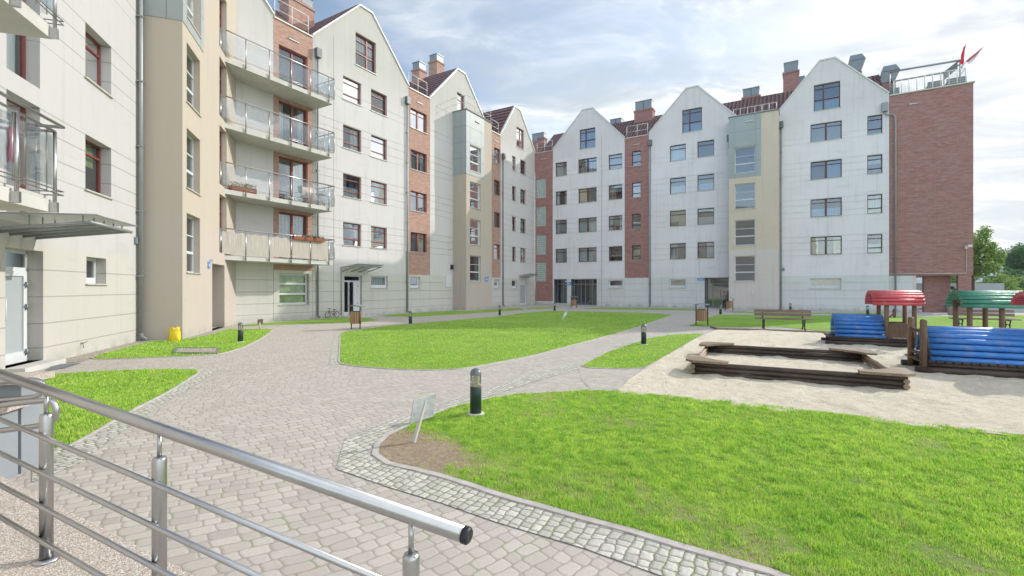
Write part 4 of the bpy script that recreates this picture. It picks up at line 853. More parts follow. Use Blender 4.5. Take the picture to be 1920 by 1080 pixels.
def stones(m, p, rot, H, W1, W2, rad, w1s, w1a, w2s, w2a, bend=0.0):
    w = m.n('ShaderNodeTexNoise', {'Vector': p, 'Scale': w1s, 'Detail': 1}).outputs['Color']; w2 = m.n('ShaderNodeTexNoise', {'Vector': p, 'Scale': w2s, 'Detail': 2}).outputs['Color']
    v = m.n('ShaderNodeVectorMath', {0: w, 1: (w1a, w1a, 0)}, operation='MULTIPLY').outputs[0]; v = m.n('ShaderNodeVectorMath', {0: p, 1: v}, operation='ADD').outputs[0]
    v2 = m.n('ShaderNodeVectorMath', {0: w2, 1: (w2a, w2a, 0)}, operation='MULTIPLY').outputs[0]; v = m.n('ShaderNodeVectorMath', {0: v, 1: v2}, operation='ADD').outputs[0]
    v = m.n('ShaderNodeMapping', {'Vector': v, 'Rotation': (0, 0, R_(rot))}).outputs[0]; sp = m.sepz(v); u, y = sp[0], sp[1]; Pd = W1 + W2
    if bend: y = m.math('ADD', y, m.math('MULTIPLY', m.math('SINE', m.math('MULTIPLY', u, .5)), bend))
    yy = m.math('DIVIDE', y, H); row = m.math('FLOOR', yy); fy = m.math('MULTIPLY', m.math('ABSOLUTE', m.math('SUBTRACT', m.math('FRACT', yy), .5)), H)
    rj = m.n('ShaderNodeTexWhiteNoise', {'W': row}, noise_dimensions='1D').outputs['Value']
    uo = m.math('ADD', u, m.math('MULTIPLY', rj, Pd)); t = m.math('FLOORED_MODULO', uo, Pd); sel = m.math('GREATER_THAN', t, W1); k = m.math('FLOOR', m.math('DIVIDE', uo, Pd))
    cen = m.math('MULTIPLY_ADD', sel, Pd / 2, W1 / 2); half = m.math('MULTIPLY_ADD', sel, (W2 - W1) / 2, W1 / 2); fx = m.math('ABSOLUTE', m.math('SUBTRACT', t, cen))
    qx = m.math('MAXIMUM', m.math('SUBTRACT', fx, m.math('SUBTRACT', half, rad)), 0.0); qy = m.math('MAXIMUM', m.math('SUBTRACT', fy, H / 2 - rad), 0.0)
    d = m.math('SUBTRACT', rad, m.math('SQRT', m.math('ADD', m.math('MULTIPLY', qx, qx), m.math('MULTIPLY', qy, qy))))
    wn_ = m.n('ShaderNodeTexWhiteNoise', {'Vector': m.n('ShaderNodeCombineXYZ', {0: m.math('ADD', m.math('MULTIPLY', k, 2.0), sel), 1: row, 2: 0.0}).outputs[0]}, noise_dimensions='3D').outputs['Value']
    return d, wn_
def pavermat():
    m = NT('interlocking_pavers'); p = m.pos(); d, wn_ = stones(m, p, -40, .108, .108, .155, .030, .16, 1.5, 6.0, .05, .12)
    c = m.mix(wn_, (.40, .368, .325), (.52, .482, .43)); f = m.noise(p, .45, 5, .6); c = m.mix(m.rng(f, .40, .65, 0, .5), c, (.50, .435, .41)); c = m.mix(m.rng(m.noise(p, 48, 5, .8), .45, .75, 0, .45), c, (.30, .28, .265))
    c = m.mix(m.rng(m.noise(p, 1.7, 6, .7), .52, .75, 0, .4), c, (.36, .33, .30)); c = m.mix(m.rng(m.noise(p, .9, 6, .7), .60, .72, 0, .3), c, (.62, .59, .55)); st = m.rng(d, .001, .009)
    mo = m.mix(m.rng(m.noise(p, 2.6, 5, .75), .50, .62), (.33, .30, .26), (.24, .27, .14)); c = m.mix(m.math('MULTIPLY_ADD', st, .8, .2), mo, c)
    nr = m.bump(m.math('POWER', m.rng(d, 0, .018), .5), .5, .008); nr = m.bump(m.noise(p, 80, 4, .7), .35, .006, nr)
    return m.fin(c, .85, 0, nr, .3)
def settmat():
    m = NT('granite_setts'); p = m.pos(); d, wn_ = stones(m, p, -62, .082, .076, .10, .022, .4, .6, 9.0, .06, 0)
    c = m.mix(wn_, (.42, .405, .36), (.63, .61, .55)); c = m.mix(m.rng(m.noise(p, 70, 5, .8), .38, .7, 0, .55), c, (.33, .33, .31)); st = m.rng(d, .001, .008)
    mo = m.mix(m.rng(m.noise(p, 2.6, 4, .7), .45, .6), (.32, .29, .24), (.24, .27, .14)); c = m.mix(st, mo, c); nr = m.bump(m.math('POWER', m.rng(d, 0, .022), .5), .8, .014); nr = m.bump(m.noise(p, 90, 4, .7), .5, .008, nr)
    return m.fin(c, .8, 0, nr, .3)
def sandmat():
    m = NT('sand'); p = m.pos(); f = m.noise(p, 3.0, 7, .65); f2 = m.noise(p, 90, 3, .8)
    c = m.mix(m.rng(f, .3, .7), (.74, .66, .51), (.90, .83, .68)); c = m.mix(m.rng(m.noise(m.scale(p, (1, 1.6, 1)), 8, 5, .65), .52, .66, 0, .5), c, (.50, .42, .31)); c = m.mix(m.rng(f2, .4, .7, 0, .5), c, (.48, .41, .31)); c = m.mix(m.rng(m.noise(p, .7, 4), .5, .7, 0, .3), c, (.66, .60, .49))  # stretched noise paints darker patches as shade in footprint pits
    c = m.mix(m.math('GREATER_THAN', m.noise(p, 17, 3, .5), .74), c, (.25, .19, .13))
    return m.fin(c, .95, 0, m.bump(m.noise(p, 14, 6, .72), 1.0, .07), .1)
def gravelmat(name, cols, sc):
    m = NT(name); p = m.pos(); vo = m.n('ShaderNodeTexVoronoi', {'Vector': p, 'Scale': sc}); g = m.sepz(vo.outputs['Color'])
    c = m.mix(g[0], cols[0], cols[1]); c = m.mix(m.math('GREATER_THAN', g[1], .72), c, cols[2]); c = m.mix(m.rng(vo.outputs['Distance'], .35, .75, 0, .6), c, (.12, .10, .08))
    c = m.mix(m.rng(m.noise(p, .9, 4), .45, .7, 0, .2), c, (.35, .29, .22))
    return m.fin(c, .75, 0, m.bump(m.math('SUBTRACT', 1.0, vo.outputs['Distance']), .8, .5 / sc), .35)
M['pavers'] = pavermat(); M['setts'] = settmat(); M['sand'] = sandmat()
M['pebble'] = gravelmat('exposed_pebble_concrete', ((.42, .33, .27), (.66, .57, .50), (.72, .70, .65)), 150); M['gravel'] = gravelmat('wall_gravel', ((.26, .21, .17), (.50, .44, .38), (.60, .58, .54)), 34)
M['terrain'] = grassmat('far_ground', False, .9); M['asphalt'] = flat('grey_asphalt', (.17, .18, .19), .9, 0, .12, 2)
# ------------------------------------------------------------------ ground sheets
def inpoly(P, poly):
    x, y = P[:, 0], P[:, 1]; ins = np.zeros(len(P), bool); n = len(poly)
    for i in range(n):
        x1, y1_ = poly[i]; x2_, y2_ = poly[(i + 1) % n]
        c = ((y1_ > y) != (y2_ > y)); t = (x2_ - x1) * (y - y1_) / ((y2_ - y1_) if y2_ != y1_ else 1e-9) + x1
        ins ^= c & (x < t)
    return ins
def smooth(poly, it=2):
    for _ in range(it):
        q = []; n = len(poly)
        for i in range(n):
            a, b = poly[i], poly[(i + 1) % n]; L = math.dist(a, b); e = min(.25, .25 / max(L, .01))
            q += [(a[0] + (b[0] - a[0]) * e, a[1] + (b[1] - a[1]) * e), (b[0] + (a[0] - b[0]) * e, b[1] + (a[1] - b[1]) * e)]
        poly = q
    return poly
def dryness(x, y, dirt):
    d = noise.fractal(Vector((x * 1.1, y * 1.1, 3.1)), 1, 2, 5) * .36 + .07
    if dirt and y < 5.2 and x > -1.2:
        e = ((x + 1.25) * .38 + (y - 4.3) * .925)                 # distance from the lower kerb of the near lawn
        d += max(0, 1 - abs(e) / .6) * .20
    for cx, cy, r, k in dirt:
        q = math.hypot((x - cx), (y - cy)) / r; d += k * max(0, 1 - q)
    return max(0, min(1, d))
def sheet(name, poly, z, mat, grid=None, hf=None, skirt=0.0, dirt=None, kind='structure', **kw):
    vs = [Vector(p) for p in poly]; n = len(vs); edges = [(i, (i + 1) % n) for i in range(n)]
    if grid:
        xs = [p[0] for p in poly]; ys = [p[1] for p in poly]; gx = np.arange(min(xs), max(xs), grid); gy = np.arange(min(ys), max(ys), grid); G = np.array([(a + ((j % 2) * grid / 2), b) for j, b in enumerate(gy) for a in gx])
        G = G + np.random.RandomState(3).uniform(-.2, .2, G.shape) * grid; G = G[inpoly(G, poly)]; vs += [Vector(p) for p in G]
    r = delaunay_2d_cdt(vs, edges, [tuple(range(n))], 1, 1e-6); V2, F2 = r[0], r[2]
    me = bpy.data.meshes.new(name); V3 = [(v.x, v.y, z + (hf(v.x, v.y) if hf else 0)) for v in V2]; F3 = [tuple(f) for f in F2]
    if skirt:
        b = len(V3); V3 += [(p[0], p[1], z + (hf(*p) if hf else 0)) for p in poly] + [(p[0], p[1], z - skirt) for p in poly]; F3 += [(b + i, b + (i + 1) % n, b + n + (i + 1) % n, b + n + i) for i in range(n)]
    me.from_pydata(V3, [], F3); me.materials.append(mat); me.polygons.foreach_set('use_smooth', [bool(hf)] * len(F3))
    if dirt is not None:
        at = me.attributes.new('dry', 'FLOAT', 'POINT'); at.data.foreach_set('value', [dryness(v[0], v[1], dirt) for v in V3])
    o = bpy.data.objects.new(name, me); C.objects.link(o); o['kind'] = kind; return o
sheet('ground', [(-400, -300), (900, -300), (1500, 2500), (-900, 2500)], -.03, M['terrain'])
sheet('paving', [(-14, -6), (30, -6), (44, 22), (40, 34), (2.4, 52), (-16, 25)], 0.0, M['pavers'])
sheet('car_park', [(30.5, 33.3), (80, 12), (90, 70), (20, 70), (18, 48)], -.012, M['asphalt'])
def px(*pts): return [gp(a, b) for a, b in pts]
DIRT = [(-1.12, 4.78, .80, 1.2), (-.62, 4.42, .6, .35), (.0, 4.1, .9, .12), (1.0, 3.5, .8, .12), (1.7, 3.2, .9, .14), (.5, 5.0, .8, .10)]
lawn1 = px((708, 863), (715, 826), (775, 797), (805, 785), (850, 764), (906, 751.5), (960, 742), (1000, 739), (1080, 734.5), (1140, 734), (1190, 738), (1240, 743), (1315, 751), (1415, 760), (1490, 770), (1590, 780), (1720, 797), (1920, 818), (2300, 862)) + [(7.5, 1.0), (3, 1.0)] + px((1480, 1080), (1360, 1046), (1250, 1014), (1175, 991), (1100, 972), (1020, 949), (945, 929), (882, 907), (812, 886))
lawn2 = px((639, 624), (637, 682), (660, 686), (700, 690), (780, 694.5), (850, 693.5), (890, 688), (1000, 667), (1078, 646), (1155, 626), (1213, 607), (1262, 590.5), (1225, 588), (1180, 586), (1080, 584), (1030, 583.5), (980, 587.5), (930, 594), (860, 600), (730, 611))
lawn3 = px((1084, 690), (1140, 661), (1215, 635), (1260, 628), (1321, 626), (1290, 643), (1250, 667), (1203, 693))
lawn4 = px((163, 673.5), (225, 655), (282, 641), (345, 637.5), (400, 627.5), (425, 618), (512, 617.5), (500, 628), (485, 637.5), (455, 652), (425, 661), (405, 665.5), (300, 670.5), (225, 673.5))
lawn5 = px((60, 705.5), (150, 700), (275, 693.5), (365, 694), (374, 698), (312, 737), (242, 772), (150, 826), (120, 840), (60, 850))
lawn6 = px((440, 611.5), (520, 604), (592, 599.5), (642, 595.5), (690, 597), (712, 600.5), (680, 605), (592, 607.5), (505, 610), (470, 612))
lawn7 = px((715, 591.5), (764, 588), (850, 583), (870, 583.6), (921, 580.6), (950, 578.8), (976, 578), (985, 581), (957, 583.5), (857, 590), (790, 594.5), (757, 594), (730, 594))
lawn7b = px((990, 577.2), (1040, 576.3), (1050, 577.2), (1020, 579.5), (985, 580))
lawn8 = px((1119, 577.2), (1225, 578), (1322, 580.6), (1312, 582.6), (1225, 581.2), (1167, 581.2), (1090, 578.6))
lawn8b = px((1371, 584), (1462, 586.5), (1560, 587), (1665, 587), (1665, 590), (1560, 589), (1440, 588), (1368, 586))
lawn9 = px((1289, 612), (1320, 599), (1345, 590.5), (1450, 591), (1560, 592), (1665, 593.5), (1735, 594.5), (1820, 591), (1930, 591), (2250, 593), (2400, 625), (1920, 622), (1750, 621), (1640, 621.5), (1547, 622), (1520, 618.5), (1465, 613.5), (1399, 614.5), (1334, 613.5))
pad = px((1334, 615), (1399, 616), (1465, 614.8), (1520, 620), (1547, 624), (1547, 627), (1440, 622), (1345, 618.5))
sandp = px((1155, 737), (1170, 722), (1203, 697), (1250, 668), (1292, 644), (1325, 627), (1345, 619), (1400, 620), (1547, 625.5), (1640, 624), (1750, 623.5), (1920, 625), (2400, 629), (2900, 760), (2350, 872), (1920, 824), (1720, 803), (1590, 786), (1490, 776), (1415, 766), (1315, 756), (1240, 748), (1190, 742))
LZ = .016
def lh(x, y): return .007 * noise.noise(Vector((x * 1.7, y * 1.7, 0)))
lawns = []
for pl, g in ((lawn1, .16), (lawn2, .4), (lawn3, .3), (lawn4, .4), (lawn5, .2), (lawn6, .6), (lawn7, .8), (lawn7b, .8), (lawn8, .8), (lawn8b, .8), (lawn9, .8)):
    pl = smooth(pl, 1); lawns.append(pl); sheet('lawn', pl, LZ, M['lawn'], g, lh, .05, DIRT)
def sh(x, y):
    h = .035 * noise.fractal(Vector((x * 1.1, y * 1.1, 7)), 1, 2, 3) + .034 * noise.noise(Vector((x * 4.2, y * 4.2, 2))) + .014 * noise.noise(Vector((x * 9, y * 9, 5)))
    return max(-.010, h)
sheet('sand', smooth(sandp, 1), .017, M['sand'], .085, sh)
sheet('bench_pad', smooth(pad, 1), .008, M['concrete_pale'])
def strip(name, line, w0, w1, z, mat, skirt=0.0, closed=False):
    n = len(line); Lp, Rp = [], []
    for i, p in enumerate(line):
        a = line[(i - 1) % n] if closed or i > 0 else p; b = line[(i + 1) % n] if closed or i < n - 1 else p; dx, dy = unit(b[0] - a[0], b[1] - a[1]); nx, ny = dy, -dx
        Lp.append((p[0] + nx * w0, p[1] + ny * w0)); Rp.append((p[0] + nx * w1, p[1] + ny * w1))
    me = bpy.data.meshes.new(name); m_ = n if closed else n - 1; V = [(x, y, z) for x, y in Lp + Rp]; Fc = [(i, (i + 1) % n, n + (i + 1) % n, n + i) for i in range(m_)]
    if skirt: V += [(x, y, z - skirt) for x, y in Lp + Rp]; Fc += [(i, (i + 1) % n, 2 * n + (i + 1) % n, 2 * n + i) for i in range(m_)] + [(n + i, n + (i + 1) % n, 3 * n + (i + 1) % n, 3 * n + i) for i in range(m_)]
    me.from_pydata(V, [], Fc); me.materials.append(mat); o = bpy.data.objects.new(name, me); C.objects.link(o); o['kind'] = 'structure'; return o
def area(pl): return sum(pl[i][0] * pl[(i + 1) % len(pl)][1] - pl[(i + 1) % len(pl)][0] * pl[i][1] for i in range(len(pl)))
for i, pl in enumerate(lawns):
    q = pl if area(pl) > 0 else pl[::-1]
    strip('lawn_kerb', q, .002, .065 if i == 0 else .035, .017, M['kerb'], .03, True)
strip('sand_kerb', px((1334, 614), (1345, 618.2), (1400, 619.2), (1547, 624.9), (1660, 623.2)), -.05, .05, .07, M['plank'], .08)
# bands of granite setts
s1 = [px((647, 822), (716, 823), (709, 864), (630, 880)), px((630, 880), (709, 864), (812, 888), (882, 909), (945, 931), (1020, 951), (1100, 974), (1175, 993), (1250, 1016), (1362, 1049), (1482, 1083), (1300, 1098), (1240, 1081), (1140, 1046), (1100, 1031), (930, 980), (830, 945), (730, 915))]
sheet('sett_band', s1[0], .006, M['setts']); sheet('sett_band', s1[1], .0065, M['setts'])
sheet('sett_band', px((647, 822), (716, 823.5), (775, 795), (805, 783), (850, 762), (882, 752), (925, 741), (1000, 717), (1085, 692), (1140, 665), (1200, 640), (1195, 636), (1080, 679), (1000, 703), (925, 727), (882, 741), (805, 765), (710, 796)), .005, M['setts'])
sheet('sett_band', px((374, 698), (420, 691), (285, 770), (215, 820), (150, 869), (60, 905), (60, 852), (120, 842), (150, 828), (242, 774), (312, 739)), .005, M['setts'])
sheet('sett_band', px((616, 684), (637, 684), (639, 624), (628, 624)), .005, M['setts'])
sheet('sett_band', px((1085, 692), (1203, 696), (1160, 731), (1110, 733), (1090, 712)), .004, M['pavers'])
sheet('asphalt_patch', px((84, 696.5), (100, 684), (152, 681), (122, 690.5)), .010, M['asphalt'])
mb = MB(); _a = FL.s(151); mb.tube([FL.P(_a, .30, .0), FL.P(_a, .30, .07), FL.P(_a + .10, .33, .09)], .012, 6); mb.tube([FL.P(_a, .30, .05), FL.P(_a, .18, .06)], .009, 6); mb.build('wall_tap', M['zinc'], bL)
# gravel along the near wing and its tower
gv = [FL.P(FL.s(86), 0, 0)[:2], FL.P(FL.s(86), 0, .55)[:2]] + [FL.P(sT1 - .45, 0, .55)[:2], FT1.P(sT1 - .5, 0, .45)[:2], FT1.P(FT1.s(392), 0, .45)[:2], FT1.P(FT1.s(392), 0, 0)[:2], FT1.P(sT1, 0, 0)[:2], FL.P(sT1, 0, 0)[:2]]
sheet('gravel_strip', gv, .009, M['gravel'])
strip('lawn_kerb', px((330, 655), (410, 655), (406, 664.5), (326, 664.5)), -.02, .05, .05, M['joint'], .04, True); sheet('gravel_bed', px((333, 656), (408, 656), (404, 664), (329, 664)), .046, M['gravel'])
# ------------------------------------------------------------------ grass blades
def blades(name, poly, n, dens, hgt, wid, seed, dirt, ymax=99):
    rs = np.random.RandomState(seed); xs = [p[0] for p in poly]; ys = [p[1] for p in poly]; P = np.stack([rs.uniform(min(xs), max(xs), n), rs.uniform(min(ys), max(ys), n)], 1)
    d = np.hypot(P[:, 0], P[:, 1]); vis = (P[:, 1] > 1.2) & (np.abs(P[:, 0]) < 1.3 * P[:, 1] + 1.2) & (P[:, 1] < ymax); keep = vis & (rs.rand(n) < dens(d)); P = P[keep]; P = P[inpoly(P, poly)]
    dr = np.array([dryness(a, b, dirt) + .45 * noise.noise(Vector((a * 8, b * 8, 1))) * (dryness(a, b, dirt) > .22) for a, b in P]).clip(0, 1); cl = np.array([noise.noise(Vector((a * 6, b * 6, 9))) + .6 * noise.noise(Vector((a * 14, b * 14, 4))) for a, b in P]); k = rs.rand(len(P)) < np.clip(1.25 - 1.75 * dr, .05, 1); P, dr, cl = P[k], dr[k], cl[k]; m_ = len(P)
    d = np.hypot(P[:, 0], P[:, 1]); ang = rs.uniform(0, 2 * math.pi, m_); h = hgt * rs.uniform(.5, 1.25, m_) * (1 + .95 * cl) * (1 - .45 * dr); w = wid * rs.uniform(.6, 1.7, m_) * np.clip(d / 3.2, .9, 4.5); la = rs.uniform(0, 2 * math.pi, m_); ln = h * rs.uniform(.15, .95, m_)
    V = np.zeros((m_, 3, 3)); V[:, 0, 0] = P[:, 0] - np.cos(ang) * w; V[:, 0, 1] = P[:, 1] - np.sin(ang) * w; V[:, 1, 0] = P[:, 0] + np.cos(ang) * w; V[:, 1, 1] = P[:, 1] + np.sin(ang) * w; V[:, 0:2, 2] = LZ - .012
    V[:, 2, 0] = P[:, 0] + np.cos(la) * ln; V[:, 2, 1] = P[:, 1] + np.sin(la) * ln; V[:, 2, 2] = LZ + h
    me = bpy.data.meshes.new(name); me.vertices.add(m_ * 3); me.vertices.foreach_set('co', V.reshape(-1)); me.loops.add(m_ * 3); me.loops.foreach_set('vertex_index', np.arange(m_ * 3, dtype=np.int32)); me.polygons.add(m_)
    me.polygons.foreach_set('loop_start', np.arange(0, m_ * 3, 3, dtype=np.int32)); me.polygons.foreach_set('loop_total', np.full(m_, 3, dtype=np.int32)); at = me.attributes.new('dry', 'FLOAT', 'POINT'); at.data.foreach_set('value', np.repeat(dr, 3)); me.update(calc_edges=True)
    me.materials.append(M['blades']); o = bpy.data.objects.new(name, me); C.objects.link(o); tag(o, 'short green grass blades growing on the lawns', 'grass', kind='stuff'); return o
blades('grass', lawns[0], 1150000, lambda d: np.clip((4.4 / d) ** 2, .05, 1), .027, .0026, 1, DIRT)
blades('grass', lawns[4], 200000, lambda d: np.clip((5.5 / d) ** 2, .05, 1), .030, .0026, 2, [])
blades('grass', lawns[1], 420000, lambda d: np.clip((8 / d) ** 2, .05, .9), .028, .0028, 3, DIRT); blades('grass', lawns[2], 60000, lambda d: np.clip((8 / d) ** 2, .05, .9), .028, .003, 4, []); blades('grass', lawns[3], 90000, lambda d: np.clip((9 / d) ** 2, .1, .9), .03, .003, 5, [])
#PART4
# ------------------------------------------------------------------ street furniture
def place(src, loc, rz, label, group=None):
    o = copy_tree(src); o.location = loc; o.rotation_euler[2] = rz; o['label'] = label
    if group: o['group'] = group
    return o
# bollard lamps
M['lens'] = glass('bollard_lens', .10, (.93, .94, .88))
M['cap_grey'] = flat('grey_cap', (.13, .145, .16), .35, .2, .05)
M['louvre'] = flat('pale_louvre', (.62, .60, .50), .5)
def bollard():
    r = empty('bollard_lamp', (0, 0, 0), 'x', 'bollard lamp', 'low bollard lamps along the lawns', 0, True)
    MB().lathe([(0, 0), (.074, 0), (.074, .352), (.068, .36), (0, .36)], n=24).build('post', M['dark_green'], r); MB().lathe([(.115, 0), (.115, .012), (.07, .016)], n=20).build('base_plate', M['concrete'], r)
    MB().lathe([(.070, .36), (.070, .508)], n=24).build('lens', M['lens'], r); mb = MB()
    for i in range(4): mb.lathe([(.026, .385 + i * .030), (.056, .375 + i * .030), (.056, .379 + i * .030), (.026, .389 + i * .030)], n=18)
    mb.lathe([(.02, .36), (.02, .508)], n=10); mb.lathe([(.067, .36), (.067, .372), (0, .372)], n=18); mb.build('louvre', M['louvre'], r)
    pr = [(.074, .506), (.076, .512)] + [(.075 * math.cos(t), .514 + .080 * math.sin(t)) for t in [i * math.pi / 2 / 7 for i in range(8)]]; MB().lathe(pr, n=24).build('cap', M['cap_grey'], r)
    return r
bol = bollard(); BL = [(892, 778.5, 'bollard lamp nearest the camera, on the lawn edge beside the leaning sign'), (451, 642, 'bollard lamp on the small lawn in front of the cream stair tower and drain bed'), (769.5, 608.5, 'bollard lamp at the left rim of the central lawn behind the wooden bin'),
      (937, 592, 'bollard lamp at the far edge of the central lawn before the second stair tower'), (1040, 583, 'bollard lamp at the far edge of the central lawn before the brick corner bay'), (1207, 647, 'bollard lamp on the small triangular lawn left of the sandpit'), (1351, 590.5, 'bollard lamp just left of the doorway bin and child'),
      (1482, 585, 'bollard lamp by the wall behind the front bench'), (1627, 592, 'bollard lamp by the wall behind the red roofed play train')]
for i, (x, y, lab) in enumerate(BL):
    p = gp(x, y); o = bol if i == 0 else copy_tree(bol); o.location = (p[0], p[1], .018); o['label'] = lab
# litter bins with wooden slats
def bin_():
    r = empty('litter_bin', (0, 0, 0), 'x', 'litter bin', 'wooden slatted litter bins', 0, True)
    for s_ in (-1, 1): MB().tube([(s_ * .255, 0, 0), (s_ * .255, 0, .90 if s_ > 0 else .90)], .022, 10).build('post', M['black_metal'], r)
    n = 18
    for i in range(n):
        a = 2 * math.pi * i / n; c, sn = math.cos(a), math.sin(a); mb = MB(); x, y = .20 * c, .20 * sn; tx, ty = -sn * .027, c * .027
        mb.hexa([(x - tx, y - ty, .22), (x + tx, y + ty, .22), (x + tx + c * .02, y + ty + sn * .02, .22), (x - tx + c * .02, y - ty + sn * .02, .22), (x - tx, y - ty, .70), (x + tx, y + ty, .70), (x + tx + c * .02, y + ty + sn * .02, .70), (x - tx + c * .02, y - ty + sn * .02, .70)]); mb.build('slat', M['bin_wood'], r)
    MB().lathe([(0, .23), (.185, .23), (.185, .72), (.175, .72), (.175, .25)], n=22).build('liner', M['dark_green'], r)
    mb = MB(); k = 10; q = [(-.30 + .60 * i / k, .90 + .06 * math.sin(math.pi * i / k)) for i in range(k + 1)]; mb.add([(x, -.19, z) for x, z in q] + [(x, .19, z) for x, z in q] + [(x, -.19, z + .015) for x, z in q] + [(x, .19, z + .015) for x, z in q],
        [(i, i + 1, k + 2 + i, k + 1 + i) for i in range(k)] + [(2 * k + 2 + i, 2 * k + 3 + i, 3 * k + 4 + i, 3 * k + 3 + i) for i in range(k)] + [(i, i + 1, 2 * k + 3 + i, 2 * k + 2 + i) for i in range(k)] + [(k + 1 + i, k + 2 + i, 3 * k + 4 + i, 3 * k + 3 + i) for i in range(k)], 0, True); mb.build('lid', M['zinc_pipe'], r)
    MB().lathe([(.12, 0), (.12, .01), (.02, .015)], (.255, 0, 0), 16).build('foot_plate', M['concrete'], r)
    return r
bn = bin_(); BN = [(667, 617, -.55, 'wooden slatted litter bin on the left path in front of the open door'), (1316, 611, -.75, 'wooden slatted litter bin at the end of the central path, beside the sand corner'), (1367, 583, -.6, 'wooden slatted litter bin beside the doorway with the child'), (1076, 578, -.6, 'wooden slatted litter bin beside the dark passage in the corner')]
for i, (x, y, rz, lab) in enumerate(BN): p = gp(x, y); o = bn if i == 0 else copy_tree(bn); o.location = (p[0], p[1], 0.0); o.rotation_euler[2] = rz; o['label'] = lab
# park benches
def bench():
    r = empty('park_bench', (0, 0, 0), 'x', 'bench', 'park benches facing the sand', 0, True); L = 2.0
    for i, y in enumerate((-.20, -.09, .02, .13)): MB().box(FS, -L / 2, L / 2, .395 + .004 * i, .43 + .004 * i, -y - .09, -y).build('seat_slat', M['bench_wood'], r)
    for z, y in ((.52, .235), (.66, .275)): mb = MB(); mb.hexa([(-L / 2, y, z), (L / 2, y, z), (L / 2, y + .035, z), (-L / 2, y + .035, z), (-L / 2, y + .035, z + .115), (L / 2, y + .035, z + .115), (L / 2, y + .07, z + .115), (-L / 2, y + .07, z + .115)]); mb.build('back_slat', M['bench_wood'], r)
    for x in (-.70, .70):
        mb = MB(); w = .022
        mb.tube([(x, -.22, 0), (x, -.15, .05), (x, -.11, .20), (x, -.18, .37)], .024, 8); mb.tube([(x, .30, 0), (x, .20, .05), (x, .16, .20), (x, .20, .38), (x, .29, .60), (x, .34, .78)], .024, 8); mb.tube([(x, -.20, .375), (x, .21, .375)], .022, 8)
        mb.tube([(x, -.11, .18), (x, .02, .24), (x, .16, .18)], .016, 8); mb.tube([(x, -.26, .01), (x, -.18, .01)], .03, 8); mb.tube([(x, .24, .01), (x, .34, .01)], .03, 8); mb.build('leg', M['black_metal'], r)
    return r
be = bench(); p = gp(1467, 618.5); be.location = (p[0] + .1, p[1] + .1, .01); be.rotation_euler[2] = -.36; be['label'] = 'brown slatted park bench with black legs on the pale pad behind the log sandbox'
o = copy_tree(be); p = gp(1845, 619); o.location = (p[0], p[1], .02); o.rotation_euler[2] = -.42; o['label'] = 'brown slatted park bench on the lawn seen through the green roofed play cabin'
# small signs
M['sign_grey'] = flat('weathered_sign_board', (.50, .52, .50), .7, 0, .25, 9, .2, 20); M['post_grey'] = flat('grey_painted_post', (.52, .50, .48), .7, 0, .1, 10)
b = Vector((*gp(776, 833), .02)); rt = empty('lawn_sign', b, 'small weathered board on a leaning grey post at the bare lawn corner', 'sign')
tp = b + Vector((.105, .10, .425)); mb = MB(); d_ = Vector((.8, -.6, 0)) * .02; e_ = Vector((.6, .8, 0)) * .012
mb.hexa([b - d_ - e_, b + d_ - e_, b + d_ + e_, b - d_ + e_, tp - d_ - e_, tp + d_ - e_, tp + d_ + e_, tp - d_ + e_]); mb.build('post', M['post_grey'], rt)
mb = MB(); ux = Vector((.84, .54, .12)).normalized(); uz = Vector((.14, .10, 1)).normalized(); nn = ux.cross(uz).normalized() * -.010; c = b + Vector((.075, .10, .335)) - nn * 1.2
mb.hexa([c - ux * .13 - uz * .12 - nn, c + ux * .13 - uz * .12 - nn, c + ux * .13 - uz * .12 + nn, c - ux * .13 - uz * .12 + nn, c - ux * .13 + uz * .12 - nn, c + ux * .13 + uz * .12 - nn, c + ux * .13 + uz * .12 + nn, c - ux * .13 + uz * .12 + nn]); mb.build('board', M['sign_grey'], rt)
b = gp(488, 619); rt = empty('lawn_sign', (*b, 0), 'small weathered board on a short post on the lawn near the balconies', 'sign'); mb = MB(); mb.tube([(b[0], b[1], 0), (b[0] - .02, b[1], .30)], .025, 6); mb.build('post', M['post_grey'], rt)
mb = MB(); mb.hexa([(b[0] - .10, b[1] - .02, .24), (b[0] + .08, b[1] + .04, .24), (b[0] + .08, b[1] + .06, .24), (b[0] - .10, b[1], .24), (b[0] - .10, b[1] - .02, .42), (b[0] + .08, b[1] + .04, .44), (b[0] + .08, b[1] + .06, .44), (b[0] - .10, b[1], .42)]); mb.build('board', M['plank'], rt)
b = gp(1054, 601); mb = MB(); mb.tube([(b[0], b[1], .0), (b[0] + .17, b[1] + .05, .40)], .045, 6); mb.hexa([(b[0] + .10, b[1], .26), (b[0] + .22, b[1], .26), (b[0] + .22, b[1] + .02, .26), (b[0] + .10, b[1] + .02, .26), (b[0] + .16, b[1], .45), (b[0] + .27, b[1], .45), (b[0] + .27, b[1] + .02, .45), (b[0] + .16, b[1] + .02, .45)]); tag(mb.build('leaning_sign', M['frame_white']), 'narrow white sign leaning over on the central lawn', 'sign')
